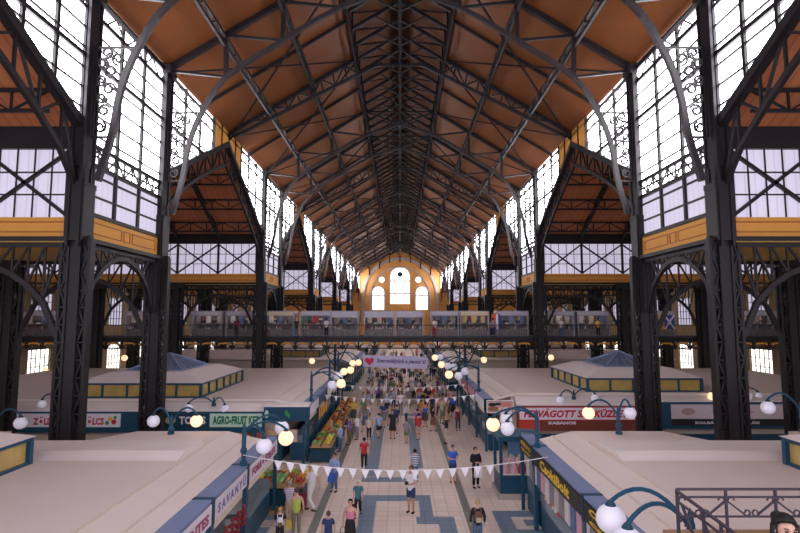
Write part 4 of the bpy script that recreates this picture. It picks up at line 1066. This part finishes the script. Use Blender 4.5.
# corner stall on the cross passage, left
table(-6.3, -3.75, 21.3, 23.1, .85, 'wide fruit table at the corner of the cross passage with tomatoes and cabbages')
g = ['tomato', 'tomato', 'tomato', 'cabbage', 'peach', 'tomato', 'tomato', 'pepper', 'melon', 'cabbage', 'apple', 'orange', 'lemon', 'cabbage', 'apple', 'peach', 'green_apple', 'pepper']
for i, k in enumerate(g):
    cx = -6.05+.42*(i % 6); ry = i//6
    fill(cx, 21.6+.6*ry, .85, k, f'{ORD[i%6]} from the left, {["front","middle","back"][ry]} row of corner fruit table')
for i in range(5):
    x = -5.9+.5*i; crate(x, 21.05, 0.0, R(90), f'empty wooden crate on the floor under the corner fruit table, {ORD[i]} from the stall side', 'empty crates under the corner table')
for x in (-6.2, -4.1):
    o = MB().box(x-.06, x+.06, 23.3, 23.42, 0, 2.7).build('awning_post', TEAL); tag(o, f'teal post behind the corner fruit table, {"inner" if x<-5 else "aisle side"}', 'post')
# fruit row in front of the left stalls beyond the passage
seq = ['lemon', 'lemon', 'pepper', 'cabbage', 'apple', 'green_apple', 'melon', 'lemon', 'orange', 'orange', 'peach', 'orange', 'orange', 'tomato', 'apple', 'orange', 'peach', 'plum', 'lemon', 'orange', 'tomato', 'peach', 'apple', 'orange', 'lemon']
for i in range(5):
    y0 = 27.9+3.3*i
    table(-4.62, -3.5, y0, y0+3.0, .8, f'{ORD[i]} fruit table along the left of the aisle beyond the cross passage')
    for j in range(5):
        for r_ in range(2):
            k = seq[(i*5+j+(3 if r_ else 0)) % 25] if r_ else seq[i*5+j]
            fill(-3.78-.52*r_, y0+.35+.57*j, .8+.16*r_ if False else .8, k, f'{ORD[j]} from the near end, {["aisle","stall"][r_]} side, {ORD[i]} fruit table', 8)
# orange sale cards standing over the orange table
for i in range(4):
    y = 31.5+.9*i; t = thing('price_card', f'orange sale card hanging over the fruit row, {ORD[i]} from the cross passage', 'sign', (-4.66, y, 1.5), 'orange sale cards'); MB().box(-4.69, -4.65, y, y+.5, 1.5, 2.1).build('card', mat('orange_card', (.75, .33, .06)), t); MB().bar((-4.67, y+.25, 2.1), (-4.67, y+.25, 2.3), .015).build('cord', BLACK, t)

# ------------------------------------------------------------------ people
SKIN = [mat('skin_light', (.62, .36, .26), .55), mat('skin_tan', (.50, .27, .18), .55), mat('skin_pale', (.68, .44, .34), .55)]
EYE = EYE
EYEM = mat('eye_dark', (.03, .02, .02), .2); LIPM = mat('lip_red', (.45, .12, .11), .5)
def skin_mesh(name, V, E_, Rr, root=0, sub=1):
    me = bpy.data.meshes.new(name); bm = bmesh.new(); lay = bm.verts.layers.skin.verify()
    vs = []
    for p, r in zip(V, Rr):
        v = bm.verts.new(p); v[lay].radius = (r, r) if not isinstance(r, tuple) else r; vs.append(v)
    vs[root][lay].use_root = True
    for a, b in E_: bm.edges.new((vs[a], vs[b]))
    bm.to_mesh(me); bm.free()
    o = bpy.data.objects.new(name, me); COL.objects.link(o)
    sm = o.modifiers.new('s', 'SKIN'); sm.use_smooth_shade = True; sb = o.modifiers.new('d', 'SUBSURF'); sb.levels = sub; sb.render_levels = sub
    out = bpy.data.meshes.new_from_object(o.evaluated_get(bpy.context.evaluated_depsgraph_get()))
    bpy.data.objects.remove(o); bpy.data.meshes.remove(me); out.name = name
    return out
def append(me, mb, mi):
    """join extra shapes into a mesh, given a material index"""
    bm = bmesh.new(); bm.from_mesh(me)
    vs = [bm.verts.new(v) for v in mb.v]
    for f_ in mb.f:
        try: q = bm.faces.new([vs[i] for i in f_]); q.material_index = mi; q.smooth = True
        except ValueError: pass
    bm.to_mesh(me); bm.free(); me.update()
def pose(name):
    L = dict(el=(.25, -.03, 1.13), wr=(.26, .05, .89), ha=(.26, .08, .80)); Rr = dict(el=(-.25, -.03, 1.13), wr=(-.26, .05, .89), ha=(-.26, .08, .80))
    LL = dict(kn=(.095, .01, .49), an=(.10, -.02, .09)); RL = dict(kn=(-.095, .01, .49), an=(-.10, -.02, .09))
    if name in ('walk', 'walk2'):
        k = 1 if name == 'walk' else -1
        A = dict(kn=(.095, .16, .50), an=(.095, .22, .09)); B = dict(kn=(.095, .02, .48), an=(.095, -.26, .16))
        LL, RL = (A, B) if k > 0 else (B, A); RL = {q: (-v[0], v[1], v[2]) for q, v in RL.items()}
        fw = dict(el=(.24, .06, 1.13), wr=(.22, .24, .96), ha=(.21, .30, .90)); bk = dict(el=(.25, -.15, 1.15), wr=(.26, -.20, .91), ha=(.26, -.20, .82))
        L, Rr = (bk, fw) if k > 0 else (fw, bk); Rr = {q: (-v[0], v[1], v[2]) for q, v in Rr.items()}
    if name == 'hold':
        L = dict(el=(.24, .0, 1.14), wr=(.10, .22, 1.12), ha=(.04, .27, 1.15)); Rr = dict(el=(-.24, .0, 1.14), wr=(-.10, .22, 1.10), ha=(-.04, .27, 1.13))
    if name == 'raise':
        Rr = dict(el=(-.25, .10, 1.15), wr=(-.12, .30, 1.33), ha=(-.09, .33, 1.42))
    if name == 'reach':
        Rr = dict(el=(-.24, .16, 1.20), wr=(-.20, .42, 1.12), ha=(-.19, .50, 1.10))
    return L, Rr, LL, RL
MC = {}
def lerp(a, b, t): return tuple(x+(y-x)*t for x, y in zip(a, b))
def body(ps):
    k = ('body', ps)
    if k in MC: return MC[k]
    L, Rr, LL, RL = pose(ps)
    V = [(0, 0, .93), (0, 0, 1.08), (0, .0, 1.29), (0, -.01, 1.43), (0, 0, 1.50), (0, .025, 1.555), (0, .015, 1.62), (0, .0, 1.665)]
    r = [(.145, .105), (.13, .095), (.155, .105), (.075, .07), (.052, .052), (.062, .075), (.075, .093), (.06, .075)]
    E_ = [(0, 1), (1, 2), (2, 3), (3, 4), (4, 5), (5, 6), (6, 7)]
    for A, s in ((L, 1), (Rr, -1)):
        b = len(V); V += [(s*.175, -.01, 1.385), A['el'], A['wr'], A['ha']]; r += [.055, .042, .028, (.036, .018)]; E_ += [(2, b), (b, b+1), (b+1, b+2), (b+2, b+3)]
    for A, s in ((LL, 1), (RL, -1)):
        b = len(V); an = A['an']; V += [(s*.09, 0, .84), A['kn'], an, (an[0]+s*.015, an[1]+.15, max(.03, an[2]-.055))]; r += [.088, .058, .04, (.035, .028)]; E_ += [(0, b), (b, b+1), (b+1, b+2), (b+2, b+3)]
    me = skin_mesh('body', V, E_, r)
    for _ in range(3): me.materials.append(None)
    me.materials[0] = SKIN[0]; me.materials[1] = EYEM; me.materials[2] = LIPM
    m = MB()   # nose, ears, fingers
    m.tube([(0, .095, 1.625), (0, .125, 1.585), (0, .10, 1.575)], .012, 6)
    for s in (-1, 1): m.ball((s*.079, .0, 1.60), .028, 8, 6, (.35, .7, 1))
    for A, s in ((L, 1), (Rr, -1)):
        h = Vector(A['ha']); d = (h-Vector(A['wr'])).normalized(); side = Vector((0, 1, 0)) if abs(d.y) < .8 else Vector((1, 0, 0))
        side = (side-d*side.dot(d)).normalized(); inn = d.cross(side).normalized()
        if inn.x*s > 0: inn = -inn
        for i, ln in enumerate((.062, .072, .068, .052)):
            p0 = h-d*.01+side*(.024-.016*i); p1 = p0+d*ln*.55+inn*.006; p2 = p1+d*ln*.35+inn*.022; m.tube([p0, p1, p2], .0088, 5, .006)
        p0 = h-d*.05+side*.03; m.tube([p0, p0+side*.022+d*.03, p0+side*.024+d*.062+inn*.01], .0105, 5, .007)
    append(me, m, 0)
    m = MB()
    for s in (-1, 1): m.ball((s*.031, .098, 1.618), .011, 8, 6, (1.3, .6, .8))
    for s in (-1, 1): m.tube([(s*.018, .108, 1.638), (s*.034, .106, 1.643), (s*.05, .094, 1.637)], .005, 5)
    append(me, m, 1)
    append(me, MB().ball((0, .104, 1.548), .016, 8, 6, (1.3, .5, .45)), 2)
    MC[k] = me; return me
def cloth(ps, kind):
    k = (kind, ps)
    if k in MC: return MC[k]
    L, Rr, LL, RL = pose(ps)
    if kind in ('shirt', 'long_sleeved_top', 'vest', 'jacket'):
        V = [(0, 0, .80), (0, 0, .93), (0, 0, 1.08), (0, 0, 1.29), (0, -.01, 1.42)]; r = [(.185, .145), (.178, .14), (.158, .122), (.18, .128), (.11, .09)]
        E_ = [(0, 1), (1, 2), (2, 3), (3, 4)]
        for A, s in ((L, 1), (Rr, -1)):
            b = len(V); sh = (s*.18, -.01, 1.385)
            if kind == 'vest': V += [(s*.15, -.01, 1.40)]; r += [.055]; E_ += [(3, b)]
            elif kind == 'shirt': V += [sh, lerp(sh, A['el'], .72)]; r += [.07, .062]; E_ += [(3, b), (b, b+1)]
            else: V += [sh, A['el'], lerp(A['el'], A['wr'], .92)]; r += [.07, .058, .046]; E_ += [(3, b), (b, b+1), (b+1, b+2)]
        me = skin_mesh(kind, V, E_, r)
    elif kind in ('trousers', 'shorts'):
        V = [(0, 0, .93), (0, 0, 1.06)]; r = [(.16, .122), (.15, .115)]; E_ = [(0, 1)]
        for A, s in ((LL, 1), (RL, -1)):
            b = len(V); hp = (s*.092, 0, .82)
            if kind == 'trousers': V += [hp, A['kn'], lerp(A['kn'], A['an'], .95)]; r += [.105, .075, .062]; E_ += [(0, b), (b, b+1), (b+1, b+2)]
            else: V += [hp, lerp(hp, A['kn'], .85)]; r += [.108, .092]; E_ += [(0, b), (b, b+1)]
        me = skin_mesh(kind, V, E_, r)
    elif kind == 'skirt':
        m = MB(); m.lathe([(.145, 1.05), (.18, .90), (.20, .70), (.215, .50), (.20, .50), (.13, .9)], 16); m.v = [Vector((v.x, v.y*.85, v.z)) for v in m.v]; m.smooth = True; me = m.mesh(kind, WHITE)
    elif kind == 'shoe_left' or kind == 'shoe_right':
        A, s = (LL, 1) if kind == 'shoe_left' else (RL, -1); an = Vector(A['an']); z = max(.045, an.z-.045)
        m = MB(); m.ball((an.x+s*.008, an.y+.065, z), .06, 12, 8, (.82, 2.1, .72)); m.smooth = True; me = m.mesh(kind, BLACK)
    elif kind in ('hair', 'long_hair', 'bun_hair'):
        m = MB(); m.ball((0, -.012, 1.634), .102, 20, 16, (.90, 1.05, 1.0)); m.v = [Vector((v.x, v.y*.93 if v.z > 1.69 else min(v.y, .035-(1.69-v.z)*.35), v.z)) for v in m.v]
        if kind == 'long_hair': m.tube([(0, -.06, 1.62), (0, -.10, 1.50), (0, -.115, 1.36)], .075, 10, .05)
        if kind == 'bun_hair':
            m.ball((0, -.125, 1.655), .055, 12, 8)
            for s in (-1, 1): m.tube([(s*.078, .0, 1.64), (s*.085, -.02, 1.55), (s*.09, -.03, 1.40)], .03, 8, .018)
        m.smooth = True; me = m.mesh('hair', BLACK)
    elif kind == 'sun_hat':
        m = MB(); m.lathe([(.17, 1.655), (.17, 1.665), (.10, 1.675), (.095, 1.74), (.05, 1.76), (.01, 1.762)], 16); m.smooth = True; me = m.mesh('hat', WHITE)
    if kind != 'skirt' and not me.materials: me.materials.append(WHITE)
    MC[k] = me; return me
CM = {}
COLS = dict(red=(.48, .035, .05), black=(.022, .02, .026), white=(.72, .68, .70), grey=(.22, .21, .23), navy=(.03, .05, .13), blue=(.04, .12, .50), light_blue=(.30, .38, .60), teal=(.06, .17, .22), pink=(.62, .20, .30), beige=(.50, .40, .30), brown=(.18, .09, .05), olive=(.20, .19, .12), green=(.12, .28, .12), lime=(.42, .52, .10), purple=(.22, .10, .32), orange=(.65, .22, .05), yellow=(.70, .50, .10), maroon=(.20, .02, .06), denim=(.09, .14, .25), cream=(.62, .54, .42), dark_grey=(.08, .08, .09))
def cm(n):
    if n == 'striped_blue_white': return board_mat_once('cloth_striped_blue', (.06, .10, .30), (.72, .70, .74))
    if n == 'striped_lilac_white': return board_mat_once('cloth_striped_lilac', (.40, .30, .50), (.75, .70, .74))
    return mat('cloth_'+n, COLS[n], .8)
def board_mat_once(name, a, b_):
    if name in MATS: return MATS[name]
    m = bpy.data.materials.new(name); N, L, b = nodes_of(m); tc = N.new('ShaderNodeTexCoord'); s_ = N.new('ShaderNodeSeparateXYZ'); L.new(tc.outputs['Object'], s_.inputs[0])
    q = N.new('ShaderNodeMath'); q.operation = 'MULTIPLY'; q.inputs[1].default_value = 11; L.new(s_.outputs[2], q.inputs[0]); f_ = N.new('ShaderNodeMath'); f_.operation = 'FRACT'; L.new(q.outputs[0], f_.inputs[0])
    g = N.new('ShaderNodeMath'); g.operation = 'GREATER_THAN'; g.inputs[1].default_value = .5; L.new(f_.outputs[0], g.inputs[0]); mx = N.new('ShaderNodeMixRGB'); mx.inputs[1].default_value = (*a, 1); mx.inputs[2].default_value = (*b_, 1)
    L.new(g.outputs[0], mx.inputs[0]); L.new(mx.outputs[0], b.inputs['Base Color']); MATS[name] = m; return m
HC = dict(dark=(.010, .007, .007), brown=(.10, .05, .025), blonde=(.48, .32, .15), grey=(.35, .33, .32), white=(.65, .62, .6), red_brown=(.22, .07, .03))
def person(x, y, h, face, ps, top, tc_, bot, bc, hair, label, hstyle='hair', sk=0, z=0.0, hat=None, shoes='black', grp='people in the market hall'):
    s = h/1.72; t = thing('person', label, 'person', (x, y, z), grp)
    t.rotation_euler = (0, 0, R(face)); t.scale = (s, s, s)
    def add(nm, me, m):
        o = bpy.data.objects.new(nm, me); COL.objects.link(o); o.parent = t
        o.material_slots[0].link = 'OBJECT'; o.material_slots[0].material = m; return o
    add('body', body(ps), SKIN[sk])
    add(top, cloth(ps, top), cm(tc_)); add(bot, cloth('stand' if bot == 'skirt' else ps, bot), cm(bc))
    for k in ('shoe_left', 'shoe_right'): add('shoe', cloth(ps, k), cm(shoes))
    add('hair', cloth('stand', hstyle), mat('hair_'+hair, HC[hair], .6))
    if hat: add('hat', cloth('stand', 'sun_hat'), cm(hat))
    return t
def hand_of(t, ps, side):
    A = pose(ps)[0 if side > 0 else 1]; return t.matrix_basis @ Vector(A['ha'])
def bag(t, ps, side, col, label, sz=.3, kind='handbag'):
    bpy.context.view_layer.update(); p = hand_of(t, ps, side); b = thing(kind, label, 'bag', p, 'bags carried by shoppers')
    m = MB(); m.prism([(p.x-sz*.5, p.y-sz*.25, p.z-.28-sz), (p.x+sz*.5, p.y-sz*.25, p.z-.28-sz), (p.x+sz*.42, p.y-sz*.18, p.z-.24), (p.x-sz*.42, p.y-sz*.18, p.z-.24)], (0, sz*.45, 0)); m.build('bag_body', cm(col), b)
    m = MB(); m.tube([(p.x-sz*.3, p.y, p.z-.25), (p.x-sz*.2, p.y, p.z-.06), (p.x, p.y, p.z-.01), (p.x+sz*.2, p.y, p.z-.06), (p.x+sz*.3, p.y, p.z-.25)], .012, 6); m.build('handle', cm(col), b)
def backpack(t, col, label):
    s = t.scale[0]; b = thing('backpack', label, 'backpack', t.location.copy(), 'bags carried by shoppers'); b.rotation_euler = t.rotation_euler; b.scale = t.scale; L = t.location
    m = MB(); m.ball((L.x, L.y-.185, L.z+1.17), .15, 14, 10, (1, .62, 1.35)); m.build('bag_body', cm(col), b)
    m = MB()
    for q in (-1, 1): m.tube([(L.x+q*.10, L.y-.15, L.z+1.32), (L.x+q*.11, L.y-.04, L.z+1.455), (L.x+q*.11, L.y+.09, L.z+1.40), (L.x+q*.12, L.y+.13, L.z+1.2), (L.x+q*.13, L.y-.10, L.z+1.02)], .02, 6)
    m.build('shoulder_strap', cm(col), b)
    m = MB().box(L.x-.09, L.x+.09, L.y-.30, L.y-.25, L.z+1.02, L.z+1.18); m.build('pocket', cm('brown' if col != 'brown' else 'beige'), b)
def pp(px, feet, head, *a, **k):
    g = at(px, feet, Z=0.0); h = at(px, head, Y=g.y).z; return person(g.x, g.y, h, *a, **k)
# (face: 0 looks away from the viewer, 180 looks toward the viewer)
placed = []
def P1(px, feet, head, *a, **k):
    t = pp(px, feet, head, *a, **k); placed.append((t.location.x, t.location.y)); return t
P1(364, 470, 437.5, 4, 'walk', 'shirt', 'red', 'trousers', 'black', 'dark', 'person in red shirt and black trousers walking away alone in mid aisle')
t = P1(334, 492, 453, 165, 'hold', 'long_sleeved_top', 'light_blue', 'trousers', 'denim', 'dark', 'person in a lilac blue blouse and jeans facing the viewer on the left aisle stripe', hstyle='hair')
bag(t, 'hold', 1, 'blue', 'bright blue bag held by the person in the lilac blue blouse', .3)
t = P1(311, 512, 463.5, 62, 'walk', 'shirt', 'white', 'trousers', 'white', 'blonde', 'blonde person all in white beside the corner fruit table'); bag(t, 'walk', -1, 'maroon', 'maroon shopping bag carried by the blonde person in white', .42, 'shopping_bag')
P1(289, 522, 481, 10, 'reach', 'shirt', 'striped_lilac_white', 'trousers', 'beige', 'grey', 'person in a lilac and white striped top reaching toward the corner fruit table')
t = P1(296, 536, 487.5, 5, 'stand', 'vest', 'lime', 'trousers', 'olive', 'brown', 'person in a lime green vest and olive trousers seen from behind at the bottom left'); bag(t, 'stand', -1, 'yellow', 'yellow plastic bag hanging from the hand of the person in the lime vest', .24, 'shopping_bag')
t = P1(279.5, 549, 507, 12, 'hold', 'shirt', 'black', 'trousers', 'black', 'blonde', 'fair haired person in a black shirt carrying a white backpack at the bottom left'); backpack(t, 'white', 'white backpack on the back of the person in black at the bottom left')
P1(328, 556, 511, 0, 'stand', 'shirt', 'navy', 'trousers', 'dark_grey', 'brown', 'short haired person in a navy shirt seen from behind at the bottom edge')
t = P1(350, 548, 499, 178, 'stand', 'vest', 'pink', 'skirt', 'black', 'dark', 'dark haired person in a pale pink top and black skirt facing the viewer', sk=0); bag(t, 'stand', 1, 'brown', 'brown handbag of the person in the pale pink top', .3)
t = P1(358, 517, 480, 176, 'walk', 'shirt', 'teal', 'trousers', 'black', 'white', 'white haired person in a teal shirt and black trousers facing the viewer'); bag(t, 'walk', 1, 'maroon', 'dark red handbag of the white haired person in teal', .28)
P1(453, 482.5, 445, 186, 'hold', 'shirt', 'blue', 'shorts', 'navy', 'dark', 'person in a bright blue shirt and navy shorts facing the viewer near the glass kiosk', shoes='red')
t = P1(476, 488, 447, 200, 'hold', 'long_sleeved_top', 'black', 'trousers', 'black', 'brown', 'person dressed all in black standing beside the glass kiosk'); bag(t, 'hold', 1, 'white', 'white carrier bag of the person in black beside the glass kiosk', .34, 'shopping_bag')
t = P1(411, 513, 466, 150, 'hold', 'shirt', 'white', 'shorts', 'navy', 'brown', 'person in white shirt and dark blue shorts holding a black camera, mid aisle', sk=1)
bpy.context.view_layer.update(); p = hand_of(t, 'hold', 1); c_ = thing('camera', 'black camera in the hands of the person in white shirt and dark shorts', 'camera', p)
MB().box(p.x-.07, p.x+.07, p.y-.12, p.y-.05, p.z-.02, p.z+.08).build('camera_housing', BLACK, c_); MB().tube([(p.x, p.y-.12, p.z+.03), (p.x, p.y-.2, p.z+.03)], .035, 10).build('lens', BLACK, c_)
P1(415, 482, 449, 8, 'walk2', 'shirt', 'striped_blue_white', 'trousers', 'denim', 'dark', 'person in a blue and white striped shirt walking away on the blue floor strip')
t = P1(478, 549, 499.5, 2, 'stand', 'long_sleeved_top', 'black', 'trousers', 'denim', 'blonde', 'blonde person in black top and jeans carrying a brown backpack near the bottom edge', hstyle='hair'); backpack(t, 'brown', 'brown backpack on the blonde person in black near the bottom edge')
P1(418.5, 440.5, 413, 3, 'walk', 'shirt', 'red', 'shorts', 'beige', 'dark', 'person in a red shirt and beige shorts walking away before the banner')
P1(392.5, 439, 409, 182, 'stand', 'shirt', 'black', 'skirt', 'black', 'brown', 'person in black top and black skirt, left of the walker in beige shorts', sk=1)
P1(406.5, 444, 419, 10, 'walk', 'shirt', 'grey', 'shorts', 'olive', 'brown', 'person in a grey shirt and olive shorts beside the red shirted walker')
P1(396, 433, 405, 170, 'walk2', 'shirt', 'navy', 'shorts', 'teal', 'dark', 'person in a navy shirt and teal shorts walking behind the person in the black skirt')
P1(369, 440, 415.5, 178, 'stand', 'shirt', 'cream', 'trousers', 'black', 'blonde', 'blonde person in a cream shirt and black trousers directly beyond the red shirted walker')
P1(379, 438.5, 413, 20, 'walk', 'shirt', 'light_blue', 'shorts', 'black', 'brown', 'person in a light blue shirt and black shorts in the middle of the aisle')
P1(443, 419, 393, 0, 'walk', 'jacket', 'pink', 'trousers', 'navy', 'dark', 'person in a pink jacket walking away along the right stalls')
P1(458, 431, 405, 185, 'stand', 'vest', 'maroon', 'trousers', 'dark_grey', 'brown', 'person in a maroon vest standing by the right stall posts')
for px, f_, hd, tc_, bc, hr, d in ((340, 452, 424, 'light_blue', 'denim', 'blonde', 'in light blue and denim'), (331, 449, 421, 'pink', 'beige', 'grey', 'in pink and beige'), (349, 445, 416, 'purple', 'brown', 'brown', 'in purple and brown'), (357, 440, 414, 'white', 'grey', 'grey', 'in white and grey'), (343, 436, 408, 'brown', 'olive', 'dark', 'in brown and olive')):
    P1(px, f_, hd, rp.choice([60, 80, 100]), 'hold', 'shirt', tc_, 'trousers', bc, hr, f'shopper {d} at the fruit tables beyond the cross passage')
# the crowd farther down the aisle
used = set(); rc = random.Random(5); zone = lambda y: 'near the second pennant line' if y < 36 else 'before the banner' if y < 45 else 'under banner and footbridge' if y < 54 else 'just beyond the footbridge' if y < 68 else 'far down the aisle'
tops = ['black', 'white', 'grey', 'navy', 'black', 'white', 'light_blue', 'beige', 'dark_grey', 'black', 'white', 'red', 'black', 'white', 'grey', 'navy', 'blue', 'light_blue', 'teal', 'pink', 'beige', 'green', 'purple', 'orange', 'yellow', 'cream', 'striped_blue_white']
bots = ['black', 'navy', 'dark_grey', 'black', 'denim', 'beige', 'grey', 'brown', 'white', 'olive']
n = 0; tries = 0
while n < 128 and tries < 4000:
    tries += 1
    y = rc.choice([rc.uniform(32, 46), rc.uniform(40, 60), rc.uniform(46, 80), rc.uniform(60, 95)]); x = rc.uniform(-3.2, 4.1) if y < 53 else rc.uniform(-3.9, 4.2)
    if any((x-a)**2+(y-b)**2 < .75**2 for a, b in placed): continue
    tp, bt, hr = rc.choice(tops), rc.choice(bots), rc.choice(list(HC))
    if (tp, bt, hr, zone(y)) in used: continue
    used.add((tp, bt, hr, zone(y))); placed.append((x, y)); fc = rc.choice([0, 0, 180, 180, 90, -90])+rc.uniform(-25, 25); kind = rc.choice(['trousers', 'trousers', 'shorts', 'skirt'])
    d = 'walking away' if abs(fc) < 40 else 'facing the viewer' if abs(fc-180) < 40 else 'turned sideways'
    person(x, y, rc.uniform(1.55, 1.82), fc, rc.choice(['walk', 'walk2', 'stand', 'hold', 'raise']), rc.choice(['shirt', 'shirt', 'long_sleeved_top', 'vest']), tp, kind, bt, hr,
           f'{hr.replace("_","-")}-haired person, {tp.replace("_","-")} top, {bt} {kind}, {d}, {zone(y)}', hstyle=rc.choice(['hair', 'hair', 'long_hair']), sk=rc.choice([0, 0, 1, 2])); n += 1
# shoppers on the footbridge
for i, (x, tp, bt, hr) in enumerate(((-6.4, 'white', 'black', 'dark'), (3.0, 'cream', 'red', 'brown'), (-9.0, 'black', 'denim', 'blonde'), (8.1, 'grey', 'navy', 'dark'), (-14.2, 'maroon', 'black', 'brown'), (14.0, 'white', 'denim', 'grey'), (17.2, 'yellow', 'black', 'dark'), (-20, 'teal', 'grey', 'brown'))):
    person(x, YG0+.7, 1.66, rc.uniform(-40, 40), 'stand', 'shirt', tp, 'trousers', bt, hr, f'{hr} haired person in {tp} top looking at the souvenir kiosks on the footbridge', z=ZG)
# woman on the stair landing, lower right corner
g = at(784, 511.5, Y=5.0)
person(g.x, 5.0, (g.z-3.75)*.985, 168, 'stand', 'long_sleeved_top', 'black', 'trousers', 'black', 'dark', 'person in black with pinned up dark hair on the stair, bottom right corner', hstyle='bun_hair', sk=0, z=3.75)

# ------------------------------------------------------------------ camera, sky, exposure
cam = bpy.data.cameras.new('camera'); co = bpy.data.objects.new('camera', cam); COL.objects.link(co)
cam.sensor_width = 36; cam.lens = F/800*36; cam.clip_end = 500; cam.clip_start = 0.05
co.location = (0, 0, EYE); co.rotation_euler = (R(90)+PITCH, 0, 0); sc.camera = co
w = bpy.data.worlds.new('sky'); sc.world = w; w.use_nodes = True
w.node_tree.nodes['Background'].inputs[0].default_value = (0.86, 0.86, 1.0, 1); w.node_tree.nodes['Background'].inputs[1].default_value = 2.0
sc.view_settings.view_transform = 'Standard'; sc.view_settings.look = 'None'; sc.view_settings.gamma = 1; sc.view_settings.exposure = 0.3
sc.view_settings.use_curve_mapping = False
sc.cycles.use_denoising = True
sc.cycles.max_bounces = 6; sc.cycles.diffuse_bounces = 4; sc.cycles.glossy_bounces = 2
